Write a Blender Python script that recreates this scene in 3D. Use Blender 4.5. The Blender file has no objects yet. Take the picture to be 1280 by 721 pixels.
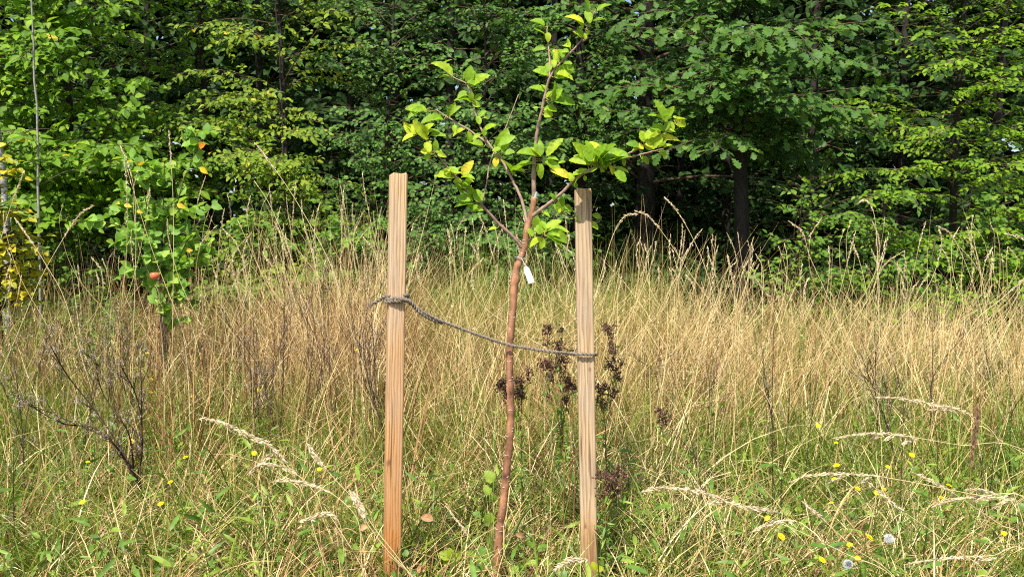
import bpy, math, random
import numpy as np
from mathutils import Vector

random.seed(11)
RNG = np.random.default_rng(11)
sc = bpy.context.scene
COL = sc.collection
R = math.radians

# ------------------------------------------------------------------ camera
CAM_H = 1.3
F = 1000.0            # focal length in photo pixels (photo 1280 wide)
P = math.atan(70.5 / F)
cd = bpy.data.cameras.new('camera')
cam = bpy.data.objects.new('camera', cd)
COL.objects.link(cam)
cam.location = (0, 0, CAM_H)
cam.rotation_euler = (math.pi / 2 - P, 0, 0)
cd.sensor_width = 36
cd.lens = 36 * F / 1280
cd.clip_start = 0.05
cd.clip_end = 1000
cd.dof.use_dof = True          # a phone lens: 3 mm pupil focused on the young tree
cd.dof.focus_distance = 2.95
cd.dof.aperture_fstop = 9.0
sc.camera = cam


def at(px, py, d):
    """the point at depth d (metres along +Y) that lies in the direction of a photo pixel"""
    x = (px - 640) / F
    y = -(py - 360.5) / F
    v = np.array([x, math.cos(P) + y * math.sin(P), -math.sin(P) + y * math.cos(P)])
    t = d / v[1]
    return np.array([0, 0, CAM_H]) + v * t


# ------------------------------------------------------------------ materials
def new_mat(name):
    m = bpy.data.materials.new(name)
    m.use_nodes = True
    nt = m.node_tree
    for n in list(nt.nodes):
        nt.nodes.remove(n)
    return m, nt


def ramp(nt, stops):
    r = nt.nodes.new('ShaderNodeValToRGB')
    e = r.color_ramp.elements
    while len(e) > 1:
        e.remove(e[-1])
    e[0].position = stops[0][0]
    e[0].color = (*stops[0][1], 1)
    for p, c in stops[1:]:
        k = e.new(p)
        k.color = (*c, 1)
    return r


def leaf_mat(name, stops, trans=0.35, rough=0.5, spec=0.35, noise_scale=40, var=0.25, tcol=(1.25, 1.35, 0.55), tramp=None):
    m, nt = new_mat(name)
    N, L = nt.nodes, nt.links
    out = N.new('ShaderNodeOutputMaterial')
    att = N.new('ShaderNodeAttribute')
    att.attribute_name = 'tint'
    rp = ramp(nt, stops)
    L.new(att.outputs['Fac'], rp.inputs['Fac'])
    tc = N.new('ShaderNodeTexCoord')
    nz = N.new('ShaderNodeTexNoise')
    nz.inputs['Scale'].default_value = noise_scale
    nz.inputs['Detail'].default_value = 3
    L.new(tc.outputs['Object'], nz.inputs['Vector'])
    mr = N.new('ShaderNodeMapRange')
    mr.inputs['From Min'].default_value = 0.3
    mr.inputs['From Max'].default_value = 0.7
    mr.inputs['To Min'].default_value = 1 - var
    mr.inputs['To Max'].default_value = 1 + var
    L.new(nz.outputs['Fac'], mr.inputs['Value'])
    mul = N.new('ShaderNodeVectorMath')
    mul.operation = 'SCALE'
    L.new(rp.outputs['Color'], mul.inputs[0])
    L.new(mr.outputs['Result'], mul.inputs['Scale'])
    pb = N.new('ShaderNodeBsdfPrincipled')
    pb.inputs['Roughness'].default_value = rough
    pb.inputs['Specular IOR Level'].default_value = spec
    L.new(mul.outputs['Vector'], pb.inputs['Base Color'])
    if trans > 0:
        tr = N.new('ShaderNodeBsdfTranslucent')
        tm = N.new('ShaderNodeVectorMath')
        tm.operation = 'MULTIPLY'
        tm.inputs[1].default_value = tcol
        L.new(mul.outputs['Vector'], tm.inputs[0])
        L.new(tm.outputs['Vector'], tr.inputs['Color'])
        mx = N.new('ShaderNodeMixShader')
        mx.inputs['Fac'].default_value = trans
        L.new(pb.outputs[0], mx.inputs[1])
        L.new(tr.outputs[0], mx.inputs[2])
        L.new(mx.outputs[0], out.inputs['Surface'])
    else:
        L.new(pb.outputs[0], out.inputs['Surface'])
    return m


def solid_mat(name, c1, c2, scale=30, rough=0.8, bump=0.3, stretch=(1, 1, 1), detail=6, spec=0.25, bdist=0.002):
    m, nt = new_mat(name)
    N, L = nt.nodes, nt.links
    out = N.new('ShaderNodeOutputMaterial')
    tc = N.new('ShaderNodeTexCoord')
    mp = N.new('ShaderNodeMapping')
    mp.inputs['Scale'].default_value = stretch
    L.new(tc.outputs['Object'], mp.inputs['Vector'])
    nz = N.new('ShaderNodeTexNoise')
    nz.inputs['Scale'].default_value = scale
    nz.inputs['Detail'].default_value = detail
    nz.inputs['Roughness'].default_value = 0.65
    L.new(mp.outputs[0], nz.inputs['Vector'])
    rp = ramp(nt, [(0.32, c1), (0.68, c2)])
    L.new(nz.outputs['Fac'], rp.inputs['Fac'])
    pb = N.new('ShaderNodeBsdfPrincipled')
    pb.inputs['Roughness'].default_value = rough
    pb.inputs['Specular IOR Level'].default_value = spec
    L.new(rp.outputs['Color'], pb.inputs['Base Color'])
    bp = N.new('ShaderNodeBump')
    bp.inputs['Strength'].default_value = bump
    bp.inputs['Distance'].default_value = bdist
    L.new(nz.outputs['Fac'], bp.inputs['Height'])
    L.new(bp.outputs[0], pb.inputs['Normal'])
    L.new(pb.outputs[0], out.inputs['Surface'])
    return m


def wood_mat(name, light, dark, orange_z=None, centre=(0.03, 0.02), seed=0.0, knots=()):
    """sawn softwood: growth rings cut lengthwise (object space, z along the stake)"""
    m, nt = new_mat(name)
    N, L = nt.nodes, nt.links
    out = N.new('ShaderNodeOutputMaterial')
    tc = N.new('ShaderNodeTexCoord')
    mp = N.new('ShaderNodeMapping')
    mp.inputs['Location'].default_value = (centre[0], centre[1], seed)
    mp.inputs['Scale'].default_value = (1, 1, 0.075)
    L.new(tc.outputs['Object'], mp.inputs['Vector'])
    wv = N.new('ShaderNodeTexWave')
    wv.wave_type = 'RINGS'
    wv.rings_direction = 'Z'
    wv.wave_profile = 'SAW'
    wv.inputs['Scale'].default_value = 34
    wv.inputs['Distortion'].default_value = 7.5
    wv.inputs['Detail'].default_value = 3.0
    wv.inputs['Detail Scale'].default_value = 1.6
    L.new(mp.outputs[0], wv.inputs['Vector'])
    # fine fibre
    mp2 = N.new('ShaderNodeMapping')
    mp2.inputs['Scale'].default_value = (1, 1, 0.012)
    L.new(tc.outputs['Object'], mp2.inputs['Vector'])
    nz = N.new('ShaderNodeTexNoise')
    nz.inputs['Scale'].default_value = 420
    nz.inputs['Detail'].default_value = 5
    nz.inputs['Roughness'].default_value = 0.7
    L.new(mp2.outputs[0], nz.inputs['Vector'])
    # weather patches
    mp3 = N.new('ShaderNodeMapping')
    mp3.inputs['Scale'].default_value = (1, 1, 0.3)
    L.new(tc.outputs['Object'], mp3.inputs['Vector'])
    nz2 = N.new('ShaderNodeTexNoise')
    nz2.inputs['Scale'].default_value = 14
    nz2.inputs['Detail'].default_value = 4
    L.new(mp3.outputs[0], nz2.inputs['Vector'])
    rp = ramp(nt, [(0.0, light), (0.4, tuple(0.85 * a + 0.15 * b for a, b in zip(light, dark))), (0.88, dark), (1.0, light)])
    L.new(wv.outputs['Fac'], rp.inputs['Fac'])
    pale = N.new('ShaderNodeMix')
    pale.data_type = 'RGBA'
    grey = tuple(0.42 * sum(light) / 3 + 0.62 * c * 0.8 for c in light)
    pale.inputs['B'].default_value = (*grey, 1)
    rp3 = ramp(nt, [(0.4, (0, 0, 0)), (0.75, (0.6, 0.6, 0.6))])
    L.new(nz2.outputs['Fac'], rp3.inputs['Fac'])
    L.new(rp.outputs['Color'], pale.inputs['A'])
    L.new(rp3.outputs['Color'], pale.inputs['Factor'])
    last = pale.outputs['Result']
    if orange_z:
        # resin-rich, unbleached heartwood towards the foot of this stake
        sep = N.new('ShaderNodeSeparateXYZ')
        L.new(tc.outputs['Object'], sep.inputs[0])
        mr = N.new('ShaderNodeMapRange')
        mr.inputs['From Min'].default_value = orange_z[1]
        mr.inputs['From Max'].default_value = orange_z[0]
        mr.inputs['To Min'].default_value = 0
        mr.inputs['To Max'].default_value = 1
        add = N.new('ShaderNodeMath')
        add.operation = 'MULTIPLY_ADD'
        add.inputs[1].default_value = 0.7
        L.new(nz2.outputs['Fac'], add.inputs[0])
        L.new(sep.outputs['Z'], add.inputs[2])
        L.new(add.outputs[0], mr.inputs['Value'])
        mxo = N.new('ShaderNodeMix')
        mxo.data_type = 'RGBA'
        mxo.blend_type = 'MULTIPLY'
        mxo.inputs['B'].default_value = (0.88, 0.56, 0.28, 1)
        L.new(last, mxo.inputs['A'])
        L.new(mr.outputs[0], mxo.inputs['Factor'])
        last = mxo.outputs['Result']
    # knots, drying splits, soil splashed on the foot
    def darken(fac_out, col):
        nonlocal last
        d_ = N.new('ShaderNodeMix')
        d_.data_type = 'RGBA'
        d_.inputs['B'].default_value = (*col, 1)
        L.new(last, d_.inputs['A'])
        L.new(fac_out, d_.inputs['Factor'])
        last = d_.outputs['Result']
    wob = N.new('ShaderNodeTexNoise')
    wob.inputs['Scale'].default_value = 60
    L.new(tc.outputs['Object'], wob.inputs['Vector'])
    for (kx, ky, kz, kr) in knots:
        mk = N.new('ShaderNodeMapping')
        mk.inputs['Location'].default_value = (-kx, -ky, -kz * 0.6)
        mk.inputs['Scale'].default_value = (1, 1, 0.6)
        L.new(tc.outputs['Object'], mk.inputs['Vector'])
        ln = N.new('ShaderNodeVectorMath')
        ln.operation = 'LENGTH'
        L.new(mk.outputs[0], ln.inputs[0])
        ad = N.new('ShaderNodeMath')
        ad.operation = 'MULTIPLY_ADD'
        ad.inputs[1].default_value = 0.010
        L.new(wob.outputs['Fac'], ad.inputs[0])
        L.new(ln.outputs['Value'], ad.inputs[2])
        kr_ = N.new('ShaderNodeMapRange')
        kr_.inputs['From Min'].default_value = kr + 0.008
        kr_.inputs['From Max'].default_value = kr
        kr_.inputs['To Max'].default_value = 0.85
        L.new(ad.outputs[0], kr_.inputs['Value'])
        darken(kr_.outputs[0], (0.16, 0.075, 0.035))
    mps = N.new('ShaderNodeMapping')
    mps.inputs['Location'].default_value = (seed, 0, seed)
    mps.inputs['Scale'].default_value = (1, 0.2, 0.03)
    L.new(tc.outputs['Object'], mps.inputs['Vector'])
    spn = N.new('ShaderNodeTexNoise')
    spn.inputs['Scale'].default_value = 95
    spn.inputs['Detail'].default_value = 1
    L.new(mps.outputs[0], spn.inputs['Vector'])
    spr = ramp(nt, [(0.0, (0.8, 0.8, 0.8)), (0.27, (0.6, 0.6, 0.6)), (0.31, (0, 0, 0))])
    L.new(spn.outputs['Fac'], spr.inputs['Fac'])
    darken(spr.outputs['Color'], (0.10, 0.06, 0.035))
    gr = N.new('ShaderNodeTexNoise')
    gr.inputs['Scale'].default_value = 9
    gr.inputs['Detail'].default_value = 8
    gr.inputs['Roughness'].default_value = 0.75
    L.new(tc.outputs['Object'], gr.inputs['Vector'])
    sz = N.new('ShaderNodeSeparateXYZ')
    L.new(tc.outputs['Object'], sz.inputs[0])
    so_ = N.new('ShaderNodeMath')
    so_.operation = 'MULTIPLY_ADD'
    so_.inputs[1].default_value = 0.5
    L.new(gr.outputs['Fac'], so_.inputs[0])
    L.new(sz.outputs['Z'], so_.inputs[2])
    sr = N.new('ShaderNodeMapRange')
    sr.inputs['From Min'].default_value = 0.62
    sr.inputs['From Max'].default_value = 0.36
    sr.inputs['To Max'].default_value = 0.7
    L.new(so_.outputs[0], sr.inputs['Value'])
    darken(sr.outputs[0], (0.17, 0.11, 0.06))
    grr = ramp(nt, [(0.56, (0, 0, 0)), (0.78, (0.45, 0.45, 0.45))])
    L.new(gr.outputs['Fac'], grr.inputs['Fac'])
    darken(grr.outputs['Color'], (0.33, 0.29, 0.23))
    fib = N.new('ShaderNodeMapRange')
    fib.inputs['From Min'].default_value = 0.3
    fib.inputs['From Max'].default_value = 0.7
    fib.inputs['To Min'].default_value = 0.66
    fib.inputs['To Max'].default_value = 1.12
    L.new(nz.outputs['Fac'], fib.inputs['Value'])
    sc_ = N.new('ShaderNodeVectorMath')
    sc_.operation = 'SCALE'
    L.new(last, sc_.inputs[0])
    L.new(fib.outputs[0], sc_.inputs['Scale'])
    pb = N.new('ShaderNodeBsdfPrincipled')
    pb.inputs['Roughness'].default_value = 0.75
    pb.inputs['Specular IOR Level'].default_value = 0.25
    L.new(sc_.outputs['Vector'], pb.inputs['Base Color'])
    bp = N.new('ShaderNodeBump')
    bp.inputs['Strength'].default_value = 0.5
    bp.inputs['Distance'].default_value = 0.0012
    L.new(nz.outputs['Fac'], bp.inputs['Height'])
    L.new(bp.outputs[0], pb.inputs['Normal'])
    L.new(pb.outputs[0], out.inputs['Surface'])
    return m


M = {}
# sapling leaves: fresh yellow green, some yellowing
M['apple_leaf'] = leaf_mat('apple_leaf', [(0, (0.143, 0.292, 0.020)), (0.5, (0.297, 0.464, 0.030)), (0.8, (0.528, 0.605, 0.040)), (0.93, (0.682, 0.594, 0.050)), (1, (0.550, 0.238, 0.040))], 0.48, 0.5, 0.22, 60, 0.25, (1.2, 1.25, 0.5))
M['wild_leaf'] = leaf_mat('wild_leaf', [(0, (0.120, 0.261, 0.037)), (0.6, (0.240, 0.413, 0.056)), (0.88, (0.390, 0.495, 0.062)), (0.94, (0.850, 0.578, 0.037)), (1, (0.850, 0.303, 0.037))], 0.38, 0.55, 0.25, 40, 0.15)
M['beech_leaf'] = leaf_mat('beech_leaf', [(0, (0.082, 0.181, 0.012)), (0.5, (0.140, 0.275, 0.014)), (0.95, (0.263, 0.405, 0.022)), (0.985, (0.328, 0.435, 0.024)), (1, (0.655, 0.478, 0.024))], 0.40, 0.55, 0.22)
M['hornbeam_leaf'] = leaf_mat('hornbeam_leaf', [(0, (0.103, 0.185, 0.017)), (0.5, (0.179, 0.277, 0.022)), (0.95, (0.331, 0.396, 0.030)), (1, (0.552, 0.396, 0.036))], 0.40, 0.6, 0.2)
M['dogwood_leaf'] = leaf_mat('dogwood_leaf', [(0, (0.047, 0.123, 0.021)), (0.6, (0.087, 0.194, 0.028)), (1, (0.161, 0.285, 0.046))], 0.32, 0.55, 0.25)
M['oak_leaf'] = leaf_mat('oak_leaf', [(0, (0.042, 0.110, 0.016)), (0.6, (0.075, 0.167, 0.023)), (1, (0.132, 0.230, 0.032))], 0.33, 0.55, 0.25)
M['maple_leaf'] = leaf_mat('maple_leaf', [(0, (0.102, 0.211, 0.012)), (0.5, (0.173, 0.317, 0.014)), (1, (0.286, 0.422, 0.024))], 0.45, 0.55, 0.22)
M['yellow_leaf'] = leaf_mat('yellow_leaf', [(0, (0.12, 0.23, 0.02)), (0.5, (0.26, 0.34, 0.02)), (0.75, (0.55, 0.46, 0.02)), (1, (0.70, 0.50, 0.03))], 0.4, 0.5, 0.25)
M['bramble_leaf'] = leaf_mat('bramble_leaf', [(0, (0.066, 0.158, 0.018)), (0.5, (0.110, 0.231, 0.022)), (1, (0.220, 0.347, 0.030))], 0.38, 0.55, 0.25)
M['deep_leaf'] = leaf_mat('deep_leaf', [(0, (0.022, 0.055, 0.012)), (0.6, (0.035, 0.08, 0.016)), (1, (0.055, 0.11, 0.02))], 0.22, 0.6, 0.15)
M['herb'] = leaf_mat('herb', [(0, (0.077, 0.160, 0.025)), (0.6, (0.143, 0.260, 0.035)), (1, (0.286, 0.380, 0.050))], 0.35, 0.45, 0.35)
M['green_grass'] = leaf_mat('green_grass', [(0, (0.074, 0.130, 0.014)), (0.4, (0.155, 0.231, 0.024)), (0.75, (0.262, 0.318, 0.041)), (1, (0.410, 0.361, 0.102))], 0.35, 0.45, 0.35, 20, 0.1, (1.1, 1.2, 0.6))
M['dry_grass'] = leaf_mat('dry_grass', [(0, (0.213, 0.099, 0.040)), (0.18, (0.369, 0.216, 0.088)), (0.5, (0.563, 0.396, 0.168)), (0.8, (0.698, 0.549, 0.264)), (1, (0.757, 0.639, 0.352))], 0.12, 0.6, 0.25, 20, 0.15, (1.1, 1.0, 0.8))
M['seed'] = leaf_mat('seed', [(0, (0.46, 0.33, 0.20)), (0.5, (0.66, 0.53, 0.33)), (1, (0.80, 0.72, 0.50))], 0.25, 0.6, 0.2, 60, 0.15, (1.1, 1.0, 0.8))
M['spike_brown'] = leaf_mat('spike_brown', [(0, (0.13, 0.075, 0.04)), (1, (0.30, 0.19, 0.10))], 0.15, 0.7, 0.2, 60, 0.2, (1.1, 1, 0.8))
M['dead_stem'] = leaf_mat('dead_stem', [(0, (0.035, 0.022, 0.016)), (0.6, (0.075, 0.046, 0.03)), (1, (0.15, 0.09, 0.055))], 0.0, 0.8, 0.2, 60, 0.3)
M['red_stem'] = leaf_mat('red_stem', [(0, (0.16, 0.06, 0.03)), (1, (0.33, 0.16, 0.08))], 0.0, 0.8, 0.2, 60, 0.3)
M['tansy_head'] = leaf_mat('tansy_head', [(0, (0.05, 0.025, 0.018)), (0.6, (0.13, 0.068, 0.045)), (1, (0.28, 0.17, 0.11))], 0.0, 0.85, 0.15, 200, 0.3)
M['fuzz'] = leaf_mat('fuzz', [(0, (0.30, 0.22, 0.18)), (1, (0.58, 0.5, 0.42))], 0.3, 0.8, 0.1, 200, 0.2, (1, 1, 1))
M['clock'] = leaf_mat('clock', [(0, (0.8, 0.8, 0.78)), (1, (0.85, 0.85, 0.83))], 0.4, 0.8, 0.1, 200, 0.05, (1, 1, 1))
M['petal'] = leaf_mat('petal', [(0, (0.78, 0.58, 0.01)), (1, (0.85, 0.7, 0.015))], 0.3, 0.5, 0.3, 200, 0.08, (1.05, 1, 0.6))
M['litter'] = leaf_mat('litter', [(0, (0.28, 0.14, 0.06)), (1, (0.50, 0.30, 0.15))], 0.15, 0.7, 0.2, 60, 0.25, (1.1, 1, 0.8))
M['bark'] = solid_mat('bark', (0.012, 0.010, 0.008), (0.045, 0.037, 0.030), 22, 0.9, 0.7, (1, 1, 0.2), 8, 0.2, 0.01)
M['pale_bark'] = solid_mat('pale_bark', (0.16, 0.15, 0.13), (0.36, 0.34, 0.30), 26, 0.85, 0.4, (1, 1, 1.4), 7)
M['birch_bark'] = solid_mat('birch_bark', (0.06, 0.055, 0.05), (0.62, 0.60, 0.56), 16, 0.75, 0.4, (0.6, 0.6, 2.2), 7)
M['twig'] = solid_mat('twig', (0.05, 0.035, 0.022), (0.13, 0.09, 0.055), 40, 0.85, 0.3)
M['apple_bark'] = solid_mat('apple_bark', (0.085, 0.04, 0.026), (0.46, 0.22, 0.11), 34, 0.45, 0.6, (1, 1, 0.5), 9, 0.4, 0.003)
M['apple_twig'] = solid_mat('apple_twig', (0.20, 0.12, 0.08), (0.36, 0.25, 0.19), 70, 0.6, 0.4, (1, 1, 0.6), 6, 0.3)
M['bark_scar'] = solid_mat('bark_scar', (0.25, 0.16, 0.13), (0.55, 0.45, 0.40), 120, 0.8, 0.6)
M['petiole'] = solid_mat('petiole', (0.26, 0.24, 0.06), (0.36, 0.30, 0.08), 60, 0.6, 0.1)
M['rope'] = solid_mat('rope', (0.09, 0.07, 0.05), (0.33, 0.275, 0.21), 160, 0.9, 0.8, (1, 1, 1), 5, 0.15, 0.003)
M['tag'] = solid_mat('tag', (0.80, 0.80, 0.79), (0.86, 0.86, 0.85), 20, 0.5, 0.05)
M['tape'] = solid_mat('tape', (0.35, 0.46, 0.46), (0.52, 0.62, 0.62), 60, 0.4, 0.2)
M['apple'] = solid_mat('apple', (0.55, 0.10, 0.05), (0.70, 0.22, 0.10), 30, 0.35, 0.1)
M['stake_left'] = wood_mat('stake_left', (0.66, 0.475, 0.27), (0.36, 0.185, 0.072), (0.55, 1.75), (0.035, 0.05), 1.3, [(-0.012, -0.030, 0.62, 0.009), (0.014, -0.030, 1.18, 0.004)])
M['stake_right'] = wood_mat('stake_right', (0.56, 0.40, 0.225), (0.28, 0.165, 0.08), (0.10, 0.8), (-0.02, 0.06), 4.1, [(0.012, -0.028, 0.93, 0.005), (-0.014, -0.028, 0.36, 0.006)])


def ground_mat():
    m, nt = new_mat('meadow_soil')
    N, L = nt.nodes, nt.links
    out = N.new('ShaderNodeOutputMaterial')
    tc = N.new('ShaderNodeTexCoord')
    n1 = N.new('ShaderNodeTexNoise')
    n1.inputs['Scale'].default_value = 1.3
    n1.inputs['Detail'].default_value = 8
    n2 = N.new('ShaderNodeTexNoise')
    n2.inputs['Scale'].default_value = 60
    n2.inputs['Detail'].default_value = 8
    L.new(tc.outputs['Object'], n1.inputs['Vector'])
    L.new(tc.outputs['Object'], n2.inputs['Vector'])
    r1 = ramp(nt, [(0.35, (0.04, 0.05, 0.018)), (0.65, (0.09, 0.065, 0.03))])
    r2 = ramp(nt, [(0.3, (0.35, 0.3, 0.28)), (0.7, (1.5, 1.45, 1.3))])
    L.new(n1.outputs['Fac'], r1.inputs['Fac'])
    L.new(n2.outputs['Fac'], r2.inputs['Fac'])
    mx = N.new('ShaderNodeMix')
    mx.data_type = 'RGBA'
    mx.blend_type = 'MULTIPLY'
    mx.inputs['Factor'].default_value = 1
    L.new(r1.outputs['Color'], mx.inputs['A'])
    L.new(r2.outputs['Color'], mx.inputs['B'])
    pb = N.new('ShaderNodeBsdfPrincipled')
    pb.inputs['Roughness'].default_value = 0.95
    L.new(mx.outputs['Result'], pb.inputs['Base Color'])
    bp = N.new('ShaderNodeBump')
    bp.inputs['Distance'].default_value = 0.02
    L.new(n2.outputs['Fac'], bp.inputs['Height'])
    L.new(bp.outputs[0], pb.inputs['Normal'])
    L.new(pb.outputs[0], out.inputs['Surface'])
    return m


M['ground'] = ground_mat()


# ------------------------------------------------------------------ mesh helpers
def unit(v):
    v = np.asarray(v, float)
    return v / np.maximum(np.linalg.norm(v, axis=-1, keepdims=True), 1e-9)


class Geo:
    """collects triangles (and a per-vertex 'tint') and links them as ONE mesh object"""

    def __init__(self):
        self.V, self.Fc, self.T, self.n = [], [], [], 0

    def add(self, v, f, tint=0.5):
        v = np.asarray(v, float).reshape(-1, 3)
        f = np.asarray(f, int).reshape(-1, 3)
        if len(v) == 0:
            return
        self.V.append(v)
        self.Fc.append(f + self.n)
        t = np.asarray(tint, float)
        self.T.append(np.full(len(v), float(t)) if t.ndim == 0 else t.reshape(-1))
        self.n += len(v)

    def inst(self, tv, tf, pos, axis, nrm, size, tint):
        """copies of a template (x = side, y = along, z = normal)"""
        pos = np.asarray(pos, float)
        n = len(pos)
        if n == 0:
            return
        a = unit(axis)
        s = unit(np.cross(a, nrm))
        nn = np.cross(s, a)
        Rm = np.stack([s, a, nn], axis=2)
        size = np.asarray(size, float)
        if size.ndim == 1:
            size = np.stack([size] * 3, axis=1)
        v = np.einsum('nij,nkj->nki', Rm, tv[None, :, :] * size[:, None, :]) + pos[:, None, :]
        k = len(tv)
        f = tf[None, :, :] + (np.arange(n) * k)[:, None, None]
        self.add(v.reshape(-1, 3), f.reshape(-1, 3), np.repeat(tint, k))

    def tube(self, pts, rad, sides=8, tint=0.5, cap=True):
        pts = np.asarray(pts, float)
        n = len(pts)
        rad = np.full(n, float(rad)) if np.ndim(rad) == 0 else np.asarray(rad, float)
        tg = unit(np.gradient(pts, axis=0))
        ref = np.array([0.13, 0.97, 0.2]) if abs(tg[0][2]) > 0.7 else np.array([0.1, 0.05, 1.0])
        s = unit(np.cross(tg[0], ref))
        rings = []
        for i in range(n):
            s = unit(s - np.dot(s, tg[i]) * tg[i])
            b = np.cross(tg[i], s)
            a = np.linspace(0, 2 * math.pi, sides, endpoint=False)
            rings.append(pts[i] + rad[i] * (np.cos(a)[:, None] * s + np.sin(a)[:, None] * b))
        v = np.concatenate(rings)
        f = []
        for i in range(n - 1):
            for j in range(sides):
                a0, a1 = i * sides + j, i * sides + (j + 1) % sides
                b0, b1 = a0 + sides, a1 + sides
                f += [(a0, a1, b1), (a0, b1, b0)]
        if cap:
            v = np.concatenate([v, pts[:1], pts[-1:]])
            c0, c1 = n * sides, n * sides + 1
            for j in range(sides):
                f.append((c0, (j + 1) % sides, j))
                f.append((c1, (n - 1) * sides + j, (n - 1) * sides + (j + 1) % sides))
        self.add(v, f, tint)

    def sticks(self, pts, rad, tint):
        """many three-sided tapered tubes at once: pts (N, K, 3), rad (N, K)"""
        N_, K = pts.shape[:2]
        if N_ == 0:
            return
        tg = unit(np.gradient(pts, axis=1))
        ref = np.tile(np.array([0.3, 0.2, 0.93]), (N_, 1))
        ref[np.abs(tg[:, 0, 2]) > 0.8] = (0.9, 0.3, 0.1)
        s = unit(np.cross(tg, ref[:, None, :]))
        b = np.cross(tg, s)
        vs = []
        for j in range(3):
            a = j * 2 * math.pi / 3
            vs.append(pts + rad[..., None] * (math.cos(a) * s + math.sin(a) * b))
        v = np.stack(vs, axis=2)
        f = []
        for i in range(K - 1):
            for j in range(3):
                a0, a1 = i * 3 + j, i * 3 + (j + 1) % 3
                f += [(a0, a1, a1 + 3), (a0, a1 + 3, a0 + 3)]
        f = np.array(f)
        ff = f[None] + (np.arange(N_) * K * 3)[:, None, None]
        self.add(v.reshape(-1, 3), ff.reshape(-1, 3), np.repeat(tint, K * 3))

    def build(self, name, mat, parent=None, smooth=True):
        me = bpy.data.meshes.new(name)
        V = np.concatenate(self.V)
        Fc = np.concatenate(self.Fc)
        T = np.concatenate(self.T)
        if parent is not None:
            V = V - np.array(world_loc(parent))
        me.vertices.add(len(V))
        me.vertices.foreach_set('co', V.astype(np.float32).ravel())
        me.loops.add(len(Fc) * 3)
        me.loops.foreach_set('vertex_index', Fc.astype(np.int32).ravel())
        me.polygons.add(len(Fc))
        me.polygons.foreach_set('loop_start', np.arange(0, len(Fc) * 3, 3, dtype=np.int32))
        me.update(calc_edges=True)
        me.polygons.foreach_set('use_smooth', np.full(len(Fc), smooth))
        at_ = me.attributes.new('tint', 'FLOAT', 'POINT')
        at_.data.foreach_set('value', T.astype(np.float32))
        me.materials.append(mat)
        o = bpy.data.objects.new(name, me)
        COL.objects.link(o)
        if parent is not None:
            o.parent = parent
        return o


def world_loc(o):
    l = Vector(o.location)
    while o.parent:
        o = o.parent
        l = l + Vector(o.location)
    return l


def tag(o, label=None, cat=None, group=None, kind=None):
    if label:
        o['label'] = label
    if cat:
        o['category'] = cat
    if group:
        o['group'] = group
    if kind:
        o['kind'] = kind
    return o


def empty(name, loc, label, cat, group=None):
    o = bpy.data.objects.new(name, None)
    COL.objects.link(o)
    o.empty_display_size = 0.1
    o.location = [float(c) for c in loc]
    return tag(o, label, cat, group)


def copy_tree(o, parent=None):
    c = o.copy()
    COL.objects.link(c)
    if parent is not None:
        c.parent = parent
    for ch in list(o.children):
        copy_tree(ch, c)
    return c


def curve(pts, n):
    """Catmull-Rom through pts, n samples"""
    p = np.asarray(pts, float)
    p = np.vstack([2 * p[0] - p[1], p, 2 * p[-1] - p[-2]])
    seg = np.linalg.norm(np.diff(p[1:-1], axis=0), axis=1)
    cum = np.concatenate([[0], np.cumsum(seg)])
    out = []
    for u in np.linspace(0, cum[-1], n):
        i = min(max(np.searchsorted(cum, u, side='right') - 1, 0), len(seg) - 1)
        t = (u - cum[i]) / max(seg[i], 1e-9)
        a, b, c, d = p[i], p[i + 1], p[i + 2], p[i + 3]
        out.append(0.5 * ((2 * b) + (-a + c) * t + (2 * a - 5 * b + 4 * c - d) * t * t + (-a + 3 * b - 3 * c + d) * t ** 3))
    return np.array(out)


def leaf_template(stations, widths, fold=0.25, droop=0.25, wave=0.0, tip=1.0):
    """leaf along +y (length 1), half widths given, folded along its midrib and drooping to its tip"""
    v, f = [(0, 0, 0)], []
    prev = None
    for i, (t, w) in enumerate(zip(stations, widths)):
        z = -droop * t * t
        k = len(v)
        wv = wave * math.sin(i * 2.4)
        v += [(-w, t - 0.02 * w, z + fold * w + wv), (0, t, z), (w, t - 0.02 * w, z + fold * w - wv)]
        if prev is None:
            f += [(0, k + 1, k), (0, k + 2, k + 1)]
        else:
            p = prev
            f += [(p, p + 1, k + 1), (p, k + 1, k), (p + 1, p + 2, k + 2), (p + 1, k + 2, k + 1)]
        prev = k
    k = len(v)
    v.append((0, tip, -droop * tip * tip))
    f += [(prev, prev + 1, k), (prev + 1, prev + 2, k)]
    return np.array(v, float), np.array(f)


T_OVATE = leaf_template([0.18, 0.45, 0.75], [0.20, 0.29, 0.19], 0.3, 0.22)
T_ROUND = leaf_template([0.15, 0.42, 0.75], [0.24, 0.36, 0.25], 0.3, 0.2)
T_NARROW = leaf_template([0.2, 0.55], [0.09, 0.10], 0.3, 0.3)
T_OAK = leaf_template([0.1, 0.22, 0.32, 0.44, 0.54, 0.68, 0.78, 0.9], [0.06, 0.17, 0.10, 0.27, 0.15, 0.36, 0.20, 0.22], 0.22, 0.2, 0.012)
T_MAPLE = leaf_template([0.08, 0.25, 0.38, 0.55, 0.7], [0.25, 0.36, 0.22, 0.40, 0.13], 0.25, 0.25)
T_FLAKE = leaf_template([0.4], [0.13], 0.4, 0.1)
T_BUD = leaf_template([0.3, 0.7], [0.3, 0.28], 0.5, 0.3)


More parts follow.
